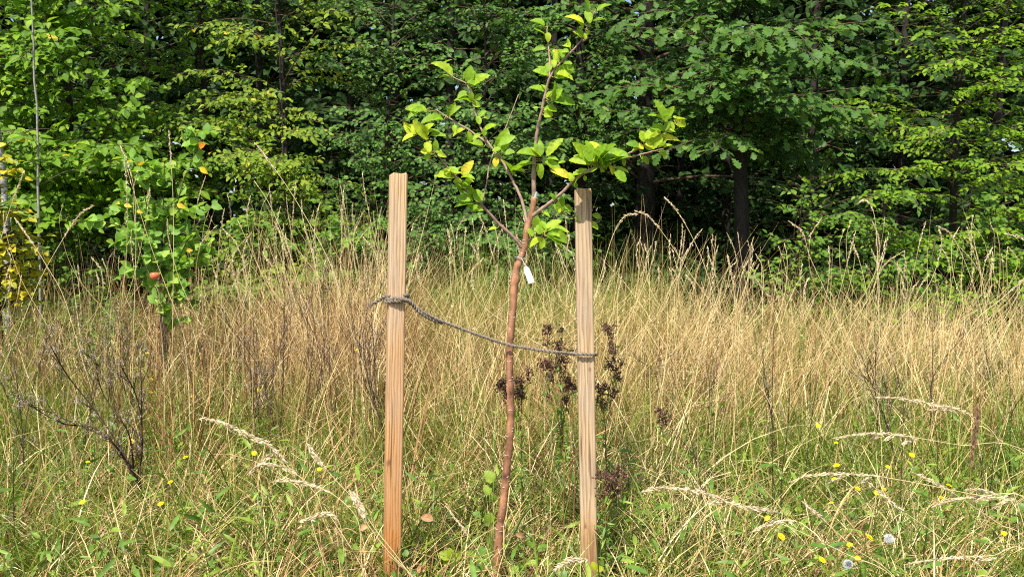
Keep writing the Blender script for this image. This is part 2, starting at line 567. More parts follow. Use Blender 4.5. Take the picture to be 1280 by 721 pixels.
def apple_leaf_template(seed):
    r = random.Random(seed)
    st = np.linspace(0.06, 0.94, 13)
    w = [0.30 * (math.sin(math.pi * t ** 0.9) ** 0.62) * (1 + 0.10 * (i % 2) + r.uniform(-0.05, 0.05)) for i, t in enumerate(st)]
    droop = r.uniform(0.1, 0.5)
    return leaf_template(st, w, r.uniform(0.3, 0.7), droop, r.uniform(0.008, 0.024))


# ------------------------------------------------------------------ world, sun
w = bpy.data.worlds.new('World')
sc.world = w
w.use_nodes = True
nt = w.node_tree
for n in list(nt.nodes):
    nt.nodes.remove(n)
bg = nt.nodes.new('ShaderNodeBackground')
sky = nt.nodes.new('ShaderNodeTexSky')
wo = nt.nodes.new('ShaderNodeOutputWorld')
sky.sky_type = 'NISHITA'
sky.sun_disc = False
SUN_EL, SUN_AZ = 55.0, 203.0      # azimuth clockwise from +Y (the view direction): behind the camera, to its left
sky.sun_elevation = R(SUN_EL)
sky.sun_rotation = R(SUN_AZ)
sky.dust_density = 2.0
bg.inputs['Strength'].default_value = 0.115
nt.links.new(sky.outputs[0], bg.inputs['Color'])
nt.links.new(bg.outputs[0], wo.inputs['Surface'])
sl = bpy.data.lights.new('sun', 'SUN')
sl.energy = 4.5
sl.angle = R(0.8)
sl.color = (1.0, 0.95, 0.87)
so = bpy.data.objects.new('sun', sl)
COL.objects.link(so)
sd = Vector((math.sin(R(SUN_AZ)) * math.cos(R(SUN_EL)), math.cos(R(SUN_AZ)) * math.cos(R(SUN_EL)), math.sin(R(SUN_EL))))
so.rotation_euler = sd.to_track_quat('Z', 'Y').to_euler()
so.location = sd * 30
sc.view_settings.view_transform = 'Standard'
sc.view_settings.look = 'None'
sc.view_settings.exposure = 0.84
sc.view_settings.gamma = 1
sc.cycles.max_bounces = 5
sc.cycles.diffuse_bounces = 3
sc.cycles.glossy_bounces = 2
sc.cycles.transmission_bounces = 3
sc.cycles.transparent_max_bounces = 4
sc.cycles.use_denoising = False
sc.cycles.filter_width = 1.1


# ------------------------------------------------------------------ ground
def gz(x, y):
    return 0.03 * np.sin(x * 1.7 + 0.6) * np.cos(y * 1.3) + 0.018 * np.sin(x * 4.1 + y * 3.3)


def build_ground():
    ax = np.concatenate([[-400, -120, -40, -20], np.arange(-12, 12.01, 0.3), [20, 40, 120, 400]])
    ay = np.concatenate([[-200, -60, -20, -8], np.arange(-3, 24.01, 0.3), [40, 90, 200, 500]])
    X, Y = np.meshgrid(ax, ay)
    near = (np.abs(X) <= 12) & (Y >= -3) & (Y <= 24)
    Z = np.where(near, gz(X, Y), 0)
    v = np.stack([X, Y, Z], axis=-1).reshape(-1, 3)
    f = []
    w_ = len(ax)
    for j in range(len(ay) - 1):
        for i in range(w_ - 1):
            a = j * w_ + i
            f += [(a, a + 1, a + w_ + 1), (a, a + w_ + 1, a + w_)]
    g = Geo()
    g.add(v, f)
    o = g.build('meadow_ground', M['ground'])
    tag(o, 'uneven meadow soil under the grass running to the wood', kind='structure')


build_ground()


# ------------------------------------------------------------------ trees
def make_tree(name, label, cat, base, H, r0, leaf, lsize, lmat, bark='bark', group=None, n_limb=26, zmin=0.4, limb=2.2,
              twig_step=0.13, twig_len=0.62, leaf_step=0.05, face=(-90, 130), tilt=0.55, droop=0.35, rise=(5, 35), seed=1,
              lean=(0, 0), tint=(0.0, 0.97), top_sparse=True, limb_top=0.5, wig=0.06):
    """trunk, limbs in layers with side twigs in flat sprays, and a leaf at every node of the twigs"""
    rg = np.random.default_rng(seed)
    base = np.array([base[0], base[1], float(gz(base[0], base[1])) - 0.05])
    root = empty(name, base, label, cat, group)
    # trunk
    K = 12
    t = np.linspace(0, 1, K)
    tr = np.stack([base[0] + lean[0] * t + np.cumsum(rg.normal(0, wig, K)) * 0.5 * t,
                   base[1] + lean[1] * t + np.cumsum(rg.normal(0, wig, K)) * 0.5 * t,
                   base[2] + H * t], axis=1)
    g = Geo()
    g.tube(curve(tr, 26), r0 * (1 - 0.85 * np.linspace(0, 1, 26)) * (1 + 0.5 * np.exp(-np.linspace(0, 1, 26) * 25)), 10)
    g.build('trunk', M[bark], root)
    gb, gl = Geo(), Geo()
    TS, TD, TL, TN = [], [], [], []
    for i in range(n_limb):
        zz = zmin + (H - zmin) * ((i + rg.uniform(0, 1)) / n_limb) ** (1.7 if top_sparse else 1.15)
        u = zz / H
        p0 = np.array([np.interp(u, t, tr[:, 0]), np.interp(u, t, tr[:, 1]), base[2] + zz])
        az = R(rg.normal(face[0], face[1] * 0.5)) if face[1] < 360 else rg.uniform(0, 2 * math.pi)
        L_ = limb * (1 - (1 - limb_top) * u) * rg.uniform(0.65, 1.15)
        el = R(rg.uniform(*rise)) + (u ** 2) * 0.5
        d0 = np.array([math.cos(az) * math.cos(el), math.sin(az) * math.cos(el), math.sin(el)])
        k = 9
        s = np.linspace(0, 1, k)
        side = unit(np.cross(d0, (0, 0, 1)))
        pl = p0 + d0 * (L_ * s)[:, None] + np.array([0, 0, -1]) * (L_ * droop * s ** 2.2 * rg.uniform(0.5, 1.2))[:, None] + side * (L_ * 0.12 * rg.normal() * s ** 2)[:, None]
        pl += np.cumsum(rg.normal(0, 0.012, (k, 3)), axis=0)
        gb.tube(pl, np.linspace(max(0.010, r0 * 0.17) * (0.6 + 0.4 * (1 - u)), 0.003, k), 5, cap=False)
        nt_ = max(4, int(L_ / twig_step))
        for j in range(nt_):
            tt = 0.12 + 0.88 * (j + rg.uniform(0, 0.8)) / nt_
            q = np.array([np.interp(tt, s, pl[:, c]) for c in range(3)])
            dl = unit(np.array([np.interp(min(tt + 0.1, 1), s, pl[:, c]) - np.interp(tt - 0.1, s, pl[:, c]) for c in range(3)]))
            sd_ = unit(np.cross(dl, (0, 0, 1))) * (1 if j % 2 else -1)
            ang = R(rg.uniform(30, 65))
            dd = dl * math.cos(ang) + sd_ * math.sin(ang) + np.array([0, 0, rg.normal(0, 0.16)])
            TS.append(q)
            TD.append(unit(dd))
            TL.append(twig_len * (1.1 - 0.65 * tt) * rg.uniform(0.5, 1.2))
            TN.append(unit(np.array([0, -tilt, 1.0]) + rg.normal(0, 0.15, 3)))
    TS, TD, TL, TN = map(np.array, (TS, TD, TL, TN))
    s = np.linspace(0, 1, 4)
    tp = TS[:, None, :] + TD[:, None, :] * (TL[:, None] * s)[..., None]
    tp[..., 2] -= (TL[:, None] * 0.22 * s ** 2)
    gb.sticks(tp, np.tile(np.linspace(0.0038, 0.0014, 4), (len(TS), 1)), np.full(len(TS), 0.5))
    # leaves
    Mx = int(np.max(TL) / leaf_step) + 1
    cnt = np.maximum(2, (TL / leaf_step).astype(int))
    idx = np.arange(Mx)[None, :]
    mask = idx < cnt[:, None]
    ti, li = np.nonzero(mask)
    frac = (li + 0.6 + rg.uniform(-0.3, 0.3, len(li))) / cnt[ti]
    pos = TS[ti] + TD[ti] * (TL[ti] * frac)[:, None]
    pos[:, 2] -= TL[ti] * 0.22 * frac ** 2
    sgn = np.where(li % 2 == 0, 1.0, -1.0)
    last = li == cnt[ti] - 1
    sgn[last] *= 0.1
    pn = TN[ti]
    sv = unit(np.cross(TD[ti], pn))
    ax = TD[ti] * 0.62 + sv * (0.78 * sgn)[:, None] + rg.normal(0, 0.2, (len(ti), 3))
    ax[:, 2] -= 0.2
    nn = pn + rg.normal(0, 0.33, (len(ti), 3))
    size = lsize * rg.uniform(0.6, 1.2, len(ti)) * (1 - 0.25 * frac)
    tnt = np.clip(rg.beta(2.2, 2.2, len(ti)) * (tint[1] - tint[0]) + tint[0] + np.repeat(0, 1), 0, 1)
    tnt = np.clip(tnt + 0.12 * np.sin(ti * 0.37) , 0, 0.97)
    odd = rg.uniform(0, 1, len(ti)) < 0.004
    tnt[odd] = 1.0
    keep = rg.uniform(0, 1, len(ti)) < 0.93
    gl.inst(leaf[0], leaf[1], pos[keep], ax[keep], nn[keep], size[keep], tnt[keep])
    gb.build('branches', M['twig'], root)
    gl.build('foliage', M[lmat], root)
    return root


def X(px, d):
    return (px - 640) / F * d



make_tree('beech_tree', 'broadleaf tree with layered horizontal sprays of smooth oval leaves, upper left', 'tree',
          (X(95, 9.0), 9.0), 6.5, 0.07, T_OVATE, 0.122, 'beech_leaf', n_limb=84, zmin=1.35, limb=2.5, leaf_step=0.045, seed=3, droop=0.3, twig_len=0.7, twig_step=0.11, tilt=1.0)
make_tree('beech_tree', 'beech-like tree at the far left edge behind the yellow-leaved shrub', 'tree',
          (X(-130, 8.6), 8.6), 6.5, 0.07, T_OVATE, 0.122, 'beech_leaf', n_limb=56, zmin=0.5, limb=2.1, leaf_step=0.05, seed=4, droop=0.3)
make_tree('beech_tree', 'beech-like tree between the layered tree and the slim olive-green one', 'tree',
          (X(265, 10.4), 10.4), 6.5, 0.07, T_OVATE, 0.092, 'beech_leaf', n_limb=64, zmin=1.7, limb=2.1, leaf_step=0.05, seed=14, droop=0.3, tilt=0.9)
make_tree('hornbeam_tree', 'slim olive-green tree on a thin bare stem, left of the left stake', 'tree',
          (X(362, 8.8), 8.8), 5.8, 0.03, T_OVATE, 0.082, 'hornbeam_leaf', 'bark', n_limb=84, zmin=0.5, limb=1.5, leaf_step=0.04, seed=5, droop=0.35, twig_len=0.5, twig_step=0.11, tilt=0.9)
make_tree('dogwood_shrub', 'dark green shrub of small round leaves behind the left stake', 'shrub',
          (X(480, 8.8), 8.8), 4.8, 0.03, T_ROUND, 0.062, 'dogwood_leaf', n_limb=80, zmin=0.15, limb=1.5, leaf_step=0.036, seed=6, twig_len=0.42, twig_step=0.085, rise=(10, 50), tilt=0.8)
make_tree('dogwood_shrub', 'tall dense round-leaved shrub behind the crown of the young tree', 'shrub',
          (X(610, 9.0), 9.0), 5.0, 0.03, T_ROUND, 0.066, 'dogwood_leaf', n_limb=84, zmin=0.2, limb=1.5, leaf_step=0.036, seed=7, twig_len=0.42, twig_step=0.085, rise=(10, 50), tilt=0.8)
make_tree('oak_tree', 'oak with big lobed blue-green leaves hanging above the dark gap, right of centre', 'tree',
          (X(930, 8.8), 8.8), 6.5, 0.10, T_OAK, 0.16, 'oak_leaf', n_limb=84, zmin=2.2, limb=2.1, leaf_step=0.055, twig_step=0.14, seed=8, droop=0.42, tilt=0.7, twig_len=0.5)
make_tree('oak_tree', 'oak further back with lobed leaves behind the tip of the young tree', 'tree',
          (X(725, 10.0), 10.0), 6.5, 0.10, T_OAK, 0.13, 'oak_leaf', n_limb=66, zmin=2.2, limb=2.0, leaf_step=0.055, twig_step=0.14, seed=9, droop=0.4, tilt=0.7, twig_len=0.5)
make_tree('maple_tree', 'bright yellow-green tree with small leaves in flat tiers at the right edge', 'tree',
          (X(1190, 8.6), 8.6), 5.8, 0.05, T_OVATE, 0.072, 'maple_leaf', n_limb=96, zmin=0.4, limb=2.1, leaf_step=0.036, seed=10, droop=0.22, twig_len=0.55, twig_step=0.10, rise=(0, 25))
make_tree('maple_tree', 'small-leaved tree just outside the right edge beside the bright tiered one', 'tree',
          (X(1400, 8.4), 8.4), 5.8, 0.05, T_OVATE, 0.072, 'maple_leaf', n_limb=50, zmin=0.4, limb=1.7, leaf_step=0.04, seed=12, droop=0.25, twig_len=0.5)
# undershrubs along the wood edge
US = [(310, 7.9, 1.35, 'bramble_leaf', T_ROUND, 'low green shrub in the grass left of the left stake', 0.085),
      (425, 7.8, 1.25, 'bramble_leaf', T_ROUND, 'low broad-leaved shrub just left of the left stake below the dark hedge', 0.08),
      (545, 7.9, 1.4, 'dogwood_leaf', T_ROUND, 'low dark shrub between the left stake and the young tree', 0.06),
      (680, 8.1, 1.3, 'dogwood_leaf', T_ROUND, 'low dark shrub behind the fork of the young tree', 0.06),
      (985, 7.9, 1.5, 'bramble_leaf', T_OVATE, 'green thicket shrub below the oak right of the dark gap', 0.07),
      (1095, 7.7, 1.6, 'bramble_leaf', T_OVATE, 'leafy thicket shrub under the bright tiered tree', 0.072),
      (1230, 7.6, 1.4, 'bramble_leaf', T_OVATE, 'thicket shrub at the right edge behind the tall dry stalks', 0.07),
      (90, 7.9, 1.2, 'bramble_leaf', T_OVATE, 'low shady shrub beneath the layered tree at the left', 0.07),
      (-20, 8.0, 1.2, 'beech_leaf', T_OVATE, 'low shrub at the left edge behind the yellow-leaved one', 0.07),
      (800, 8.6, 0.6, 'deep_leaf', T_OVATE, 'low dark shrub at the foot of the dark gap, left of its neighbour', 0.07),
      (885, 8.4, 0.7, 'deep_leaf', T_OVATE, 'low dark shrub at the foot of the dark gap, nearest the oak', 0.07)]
for i, (px, d, h, mt, tp, lb, ls) in enumerate(US):
    make_tree('thicket_shrub', lb, 'shrub', (X(px, d), d), h, 0.015, tp, ls, mt, n_limb=36, zmin=0.03, limb=0.95, leaf_step=0.042,
              twig_step=0.08, twig_len=0.36, rise=(15, 70), seed=30 + i, face=(-90, 200), top_sparse=False, tilt=0.7, limb_top=0.6, droop=0.5)
make_tree('yellow_shrub', 'shrub with yellow and yellow-green autumn leaves at the left edge', 'shrub',
          (X(2, 5.5), 5.5), 1.8, 0.02, T_ROUND, 0.072, 'yellow_leaf', n_limb=62, zmin=0.8, limb=0.34, leaf_step=0.045, twig_step=0.07,
          twig_len=0.22, rise=(10, 60), seed=50, face=(-60, 200), top_sparse=False, limb_top=0.8, tint=(0.35, 0.97))

# slim bare stems in front of the wood
def pole(name, label, cat, pts, r, mat, group=None, twigs=0, seed=0):
    p = np.array(pts)
    root = empty(name, (p[0][0], p[0][1], 0), label, cat, group)
    c = curve(p, 24)
    c[:, :2] += np.cumsum(np.random.default_rng(seed).normal(0, 0.006, (24, 2)), axis=0)
    g = Geo()
    g.tube(c, np.linspace(r, r * 0.45, 24), 8)
    g.build('trunk', M[mat], root)
    rg = np.random.default_rng(seed + 1)
    for k in range(max(twigs, 3)):
        g = Geo()
        q = c[rg.integers(8, 23)]
        a = rg.uniform(0, 6.28)
        L_ = rg.uniform(0.3, 0.9)
        e = q + np.array([math.cos(a) * L_, math.sin(a) * L_ * 0.6, rg.uniform(-0.1, 0.4)])
        g.tube(curve([q, (q + e) / 2 + np.array([0, 0, 0.08]), e], 8), np.linspace(r * 0.3, 0.003, 8), 5)
        g.build('branch', M['twig'], root)
    return root


pole('birch_tree', 'slim birch with speckled white bark at the very left edge', 'tree', [(X(2, 7.2), 7.2, -0.05), (X(4, 7.2), 7.25, 1.6), (X(8, 7.2), 7.1, 3.0), (X(10, 7.2), 7.2, 6)], 0.032, 'birch_bark', None, 6, 1)
pole('bare_sapling', 'thin pale bare stem rising in front of the leaves at the left', 'tree', [(X(46, 7.3), 7.3, -0.05), (X(50, 7.3), 7.3, 1.5), (X(52, 7.3), 7.3, 2.6), (X(46, 7.3), 7.3, 4.4)], 0.013, 'pale_bark', None, 5, 2)
pole('bare_sapling', 'thin bare stem beside the olive-green tree left of the left stake', 'tree', [(X(372, 8.2), 8.2, -0.05), (X(360, 8.2), 8.2, 1.5), (X(355, 8.2), 8.2, 2.6), (X(350, 8.2), 8.2, 4.4)], 0.013, 'bark', None, 5, 3)

# the wood behind: trunks with dark crowns
BT = [(-190, 12.0), (40, 11.5), (190, 12.5), (330, 11.8), (440, 12.6), (560, 11.6), (690, 12.5), (805, 12.0), (905, 13.5), (1010, 11.6),
      (1120, 12.6), (1240, 11.6), (1380, 12.4), (-330, 11.5), (120, 15.5), (500, 15.5), (850, 16.0), (1180, 15.5)]
for i, (px, d) in enumerate(BT):
    big = px == 805
    make_tree('forest_tree', 'thick dark trunk in the gap between the hedge and the oak' if big else 'shaded tree standing inside the wood behind the front hedge', 'tree',
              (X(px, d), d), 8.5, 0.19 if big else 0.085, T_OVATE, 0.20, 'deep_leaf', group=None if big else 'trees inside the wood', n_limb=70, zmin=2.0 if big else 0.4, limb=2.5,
              leaf_step=0.12, twig_step=0.18, twig_len=0.8, seed=100 + i, face=(-90, 400), tilt=0.4, top_sparse=False)


def forest_mass():
    rg = np.random.default_rng(77)
    n = 90000
    x = rg.uniform(-19, 19, n)
    y = 16.5 + rg.uniform(0, 3, n)
    z = rg.uniform(0, 9.5, n)
    # clumps
    cx, cy, cz = rg.uniform(-19, 19, 700), rg.uniform(16.5, 19.5, 700), rg.uniform(0, 9.5, 700)
    k = rg.integers(0, 700, n)
    m = rg.uniform(0, 1, n) < 0.7
    x[m] = cx[k[m]] + rg.normal(0, 0.5, m.sum())
    y[m] = cy[k[m]] + rg.normal(0, 0.4, m.sum())
    z[m] = np.maximum(0.02, cz[k[m]] + rg.normal(0, 0.3, m.sum()))
    g = Geo()
    ax = rg.normal(0, 1, (n, 3))
    nn = rg.normal(0, 0.5, (n, 3)) + np.array([0, -0.7, 0.8])
    g.inst(T_OVATE[0], T_OVATE[1], np.stack([x, y, z], 1), ax, nn, rg.uniform(0.25, 0.5, n), rg.uniform(0, 1, n))
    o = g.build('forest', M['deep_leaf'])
    tag(o, 'deep dark foliage of the wood far behind the hedge', kind='stuff')


forest_mass()

# ------------------------------------------------------------------ grass
def clump(x, y, s=1.0, ph=0.0):
    return 0.5 + 0.5 * np.sin(x * 3.1 * s + 1.3 + ph + 1.7 * np.sin(y * 2.3 * s + ph)) * np.cos(y * 2.7 * s - 0.4 + 1.3 * np.sin(x * 2.1 * s))


def blades(g, x, y, h, wdt, lean, bend, tint, seg=5, rg=RNG, az=None, kink=0.0, zoff=0):
    n = len(x)
    az = rg.uniform(0, 2 * math.pi, n) if az is None else az
    th = lean.copy()
    hd = np.stack([np.cos(az), np.sin(az)], 1)
    pos = np.stack([x, y, gz(x, y) - 0.01 + zoff], 1)
    pts = [pos]
    dl = h / seg
    kat = rg.integers(1, seg, n)
    kk = np.where(rg.uniform(0, 1, n) < kink, rg.uniform(0.5, 1.6, n), 0)
    for i in range(seg):
        th = th + bend / seg * (0.4 + 1.2 * i / seg) + np.where(kat == i, kk, 0)
        th2 = np.clip(th, -2.6, 2.6)
        pos = pos + np.concatenate([hd * (np.sin(th2) * dl)[:, None], (np.cos(th2) * dl)[:, None]], 1)
        pos[:, 2] = np.maximum(pos[:, 2], gz(pos[:, 0], pos[:, 1]) + 0.004)
        pts.append(pos)
    pts = np.stack(pts, 1)
    tw = rg.uniform(0, math.pi, n)
    side = np.stack([np.cos(tw), np.sin(tw), rg.normal(0, 0.15, n)], 1)
    prof = np.array([0.8, 1.0, 0.95, 0.8, 0.5, 0.12]) if seg == 5 else np.linspace(1, 0.2, seg + 1)
    wd = wdt[:, None] * prof[None, :] * 0.5
    a = pts - side[:, None, :] * wd[..., None]
    b = pts + side[:, None, :] * wd[..., None]
    v = np.stack([a, b], 2).reshape(n, -1, 3)
    f = []
    for i in range(seg):
        f += [(2 * i, 2 * i + 1, 2 * i + 3), (2 * i, 2 * i + 3, 2 * i + 2)]
    f = np.array(f)[None] + (np.arange(n) * 2 * (seg + 1))[:, None, None]
    g.add(v.reshape(-1, 3), f.reshape(-1, 3), np.repeat(tint, 2 * (seg + 1)))
    return pts


def wedge(n, d0, d1, rg, extra=1.12, p=1.0):
    """random ground points inside the visible wedge (a bit wider than the frame)"""
    y = d0 + (d1 - d0) * rg.uniform(0, 1, n) ** p
    x = rg.uniform(-1, 1, n) * (y * 0.64 * extra + 0.35)
    return x, y


def flakes_at(g, pts, n_fl, length, rad, rg, size=(0.006, 0.012), tint=(0.2, 1)):
    """small husks round the last stretch of each stem; pts (N, K, 3)"""
    N_ = len(pts)
    end = pts[:, -1]
    dr = unit(pts[:, -1] - pts[:, -2])
    u = rg.uniform(0, 1, (N_, n_fl))
    prof = np.sin(np.clip(u * 0.9 + 0.08, 0, 1) * math.pi) ** 0.7
    off = rg.normal(0, 1, (N_, n_fl, 3)) * (rad[:, None] * prof)[..., None] if np.ndim(rad) else rg.normal(0, 1, (N_, n_fl, 3)) * (rad * prof)[..., None]
    p = end[:, None, :] - dr[:, None, :] * (u * length[:, None])[..., None] + off
    ax = dr[:, None, :] + rg.normal(0, 0.35, (N_, n_fl, 3))
    nn = rg.normal(0, 1, (N_, n_fl, 3))
    m = N_ * n_fl
    g.inst(T_FLAKE[0], T_FLAKE[1], p.reshape(m, 3), ax.reshape(m, 3), nn.reshape(m, 3), rg.uniform(size[0], size[1], m), np.repeat(rg.uniform(tint[0], tint[1], N_), n_fl))


def dry_grass():
    rg = np.random.default_rng(5)
    g = Geo()
    # tussocks: blades fan out from a common foot
    def tussocks(nt, per, d0, d1, hmin, hmax, wmin, wmax, lean0, bend0, tmean, kink, p=1.0, test=None, rad=0.07):
        cx, cy = wedge(nt, d0, d1, rg, p=p)
        if test is not None:
            k = rg.uniform(0, 1, nt) < test(cx, cy)
            cx, cy = cx[k], cy[k]
        m = len(cx)
        th = rg.uniform(0.5, 1.2, m) * (0.62 + 0.55 * clump(cx, cy, 0.55, 1.0))
        tt = rg.normal(0, 0.21, m) - 0.14 * (cx < -0.1 * cy) + 0.05 * (cx > 0)
        wind = rg.normal(0, 0.35, m)
        i = np.repeat(np.arange(m), rg.integers(per[0], per[1], m))
        n = len(i)
        az = rg.uniform(0, 2 * math.pi, n)
        rr = rad * np.sqrt(rg.uniform(0, 1, n)) * rg.uniform(0.5, 1.6, m)[i]
        x, y = cx[i] + np.cos(az) * rr, cy[i] + np.sin(az) * rr
        az2 = az + rg.normal(0, 0.5, n)
        az2 = np.where(rg.uniform(0, 1, n) < 0.35, wind[i] + rg.normal(0, 0.6, n), az2)
        hh = th[i] * rg.uniform(hmin, hmax, n)
        blades(g, x, y, hh, rg.uniform(wmin, wmax, n), np.abs(rg.normal(lean0, lean0 * 0.7, n)), rg.normal(bend0, 0.5, n), np.clip(tmean + tt[i] + rg.normal(0, 0.22, n), 0, 1), rg=rg, kink=kink, az=az2)
    hole = lambda x, y: np.clip(clump(x, y, 0.8, 6) * 2.6 - 0.25, 0.12, 1)
    fr = lambda x, y: hole(x, y) * np.clip((y - 3.5 - 0.7 * clump(x, y, 0.5, 2)) / 1.2, 0.04, 1) * np.where((x > 1.2) & (y < 5.0), 0.5, 1.0) * np.where((x < -0.40 * y) & (y > 4.4), 0.3, 1.0)
    left = lambda x, y: np.where(x < -0.40 * y, 0.25, 1.0)
    tussocks(1250, (14, 34), 3.4, 7.9, 0.45, 1.02, 0.0028, 0.0072, 0.3, 0.55, 0.46, 0.36, 0.9, fr, 0.08)
    tussocks(330, (8, 22), 4.6, 7.8, 0.9, 1.45, 0.0024, 0.0046, 0.28, 0.45, 0.62, 0.18, 0.9, left, 0.07)
    mid = lambda x, y: ((x < -0.11 * y) & (x > -0.36 * y)) * 1.0
    tussocks(520, (10, 26), 4.8, 7.2, 0.85, 1.5, 0.0024, 0.0046, 0.26, 0.5, 0.58, 0.3, 1.0, mid, 0.09)
    # rust-brown stems, mostly left of the left stake
    tussocks(560, (5, 16), 3.9, 7.6, 0.7, 1.2, 0.003, 0.0058, 0.18, 0.15, 0.05, 0.1, 0.9, lambda x, y: np.where(x < -0.12 * y, 0.9, 0.4), 0.12)
    # single standing straws between them
    x, y = wedge(9000, 3.6, 7.9, rg, p=0.9)
    m = rg.uniform(0, 1, len(x)) < fr(x, y) * (0.3 + 0.7 * clump(x, y, 0.7))
    x, y = x[m], y[m]
    n = len(x)
    blades(g, x, y, rg.uniform(0.35, 0.95, n), rg.uniform(0.0024, 0.005, n), np.abs(rg.normal(0, 0.25, n)), rg.normal(0.3, 0.5, n), np.clip(rg.normal(0.5, 0.22, n), 0, 1), rg=rg, kink=0.25)
    # fallen, criss-crossing straw
    x, y = wedge(17000, 2.2, 7.6, rg, p=0.75)
    m = rg.uniform(0, 1, len(x)) < (0.3 + 0.7 * clump(x, y, 0.9, 4)) * np.where(y < 3.9, 1.0, 1) * np.where((x > 0.9) & (y < 4.6), 0.6, 1)
    x, y = x[m], y[m]
    n = len(x)
    hh = rg.uniform(0.25, 0.9, n) * np.clip(0.5 + (y - 2.2) * 0.25, 0.45, 1.1)
    blades(g, x, y, hh, rg.uniform(0.0024, 0.0056, n), np.abs(rg.normal(0.85, 0.45, n)), rg.normal(0.4, 0.7, n), np.clip(rg.normal(0.58, 0.26, n), 0, 1), rg=rg, kink=0.3)
    # short dry tufts and curled leaves near the foot of the stakes
    tussocks(950, (12, 28), 2.0, 5.2, 0.2, 0.45, 0.0028, 0.006, 0.4, 1.1, 0.55, 0.1, 0.8, None, 0.05)
    # ordinary standing stems with husks
    x, y = wedge(1100, 4.0, 7.8, rg)
    n = len(x)
    hh = rg.uniform(0.65, 1.1, n) * (0.75 + 0.25 * clump(x, y, 0.45, 1.0))
    pts = blades(g, x, y, hh, rg.uniform(0.0018, 0.003, n), np.abs(rg.normal(0, 0.2, n)), rg.normal(0.3, 0.35, n), np.clip(rg.normal(0.62, 0.18, n), 0, 1), rg=rg)
    flakes_at(g, pts, 22, rg.uniform(0.06, 0.15, n), 0.0022, rg, (0.009, 0.018), (0.3, 0.95))
    o = g.build('dry_grass', M['dry_grass'])
    tag(o, 'tall straw-coloured meadow grass filling the ground between the stakes and the wood', kind='stuff')


def green_grass():
    rg = np.random.default_rng(6)
    g = Geo()
    x, y = wedge(46000, 1.7, 5.6, rg, p=0.85)
    m = rg.uniform(0, 1, len(x)) < 0.22 + 0.78 * clump(x, y, 1.1, 2.2)
    x, y = x[m], y[m]
    n = len(x)
    hh = rg.uniform(0.1, 0.42, n) * np.where((np.abs(x) < 0.62) & (y < 2.85), 0.45, 1) * (0.7 + 0.5 * clump(x, y, 0.9, 5)) * np.clip(0.75 + (y - 2) * 0.2, 0.6, 1.2)
    blades(g, x, y, hh, rg.uniform(0.003, 0.0075, n), np.abs(rg.normal(0.3, 0.25, n)), rg.normal(1.3, 0.8, n), np.clip(rg.normal(0.45, 0.3, n) + 0.3 * (clump(x, y, 1.4, 8) - 0.5), 0, 1), rg=rg)
    x, y = wedge(26000, 3.9, 8.0, rg)
    m = rg.uniform(0, 1, len(x)) < 0.15 + 0.6 * clump(x, y, 0.8, 0.3) + 0.3 * (np.abs(x) > 2) + 0.25 * (x < -0.1 * y)
    x, y = x[m], y[m]
    n = len(x)
    blades(g, x, y, rg.uniform(0.3, 0.9, n) * np.where(y > 6.5, 1.05, 0.8), rg.uniform(0.0032, 0.0068, n), np.abs(rg.normal(0.2, 0.15, n)), rg.normal(0.9, 0.6, n), np.clip(rg.normal(0.55, 0.25, n), 0, 1), rg=rg)
    # long arching green blades, in tufts
    cx, cy = wedge(420, 2.2, 6.8, rg)
    i = np.repeat(np.arange(420), rg.integers(8, 26, 420))
    n = len(i)
    az = rg.uniform(0, 6.28, n)
    x, y = cx[i] + 0.05 * np.cos(az), cy[i] + 0.05 * np.sin(az)
    blades(g, x, y, rg.uniform(0.3, 0.62, n) * np.clip(0.7 + (y - 2) * 0.15, 0.6, 1.3), rg.uniform(0.004, 0.0085, n), np.abs(rg.normal(0.35, 0.2, n)), rg.normal(1.5, 0.6, n), np.clip(rg.normal(0.42, 0.2, n), 0, 1), rg=rg, az=az)
    # fine tall greenish grass behind the young tree
    y = rg.uniform(5.6, 7.6, 2600)
    x = rg.uniform(-0.12, 0.2, 2600) * y
    n = 2600
    blades(g, x, y, rg.uniform(0.8, 1.4, n), rg.uniform(0.0024, 0.0045, n), np.abs(rg.normal(0.2, 0.2, n)), rg.normal(0.7, 0.6, n), np.clip(rg.normal(0.75, 0.25, n), 0, 1), rg=rg)
    o = g.build('green_grass', M['green_grass'])
    tag(o, 'fresh green grass low among the straw and round the stakes', kind='stuff')


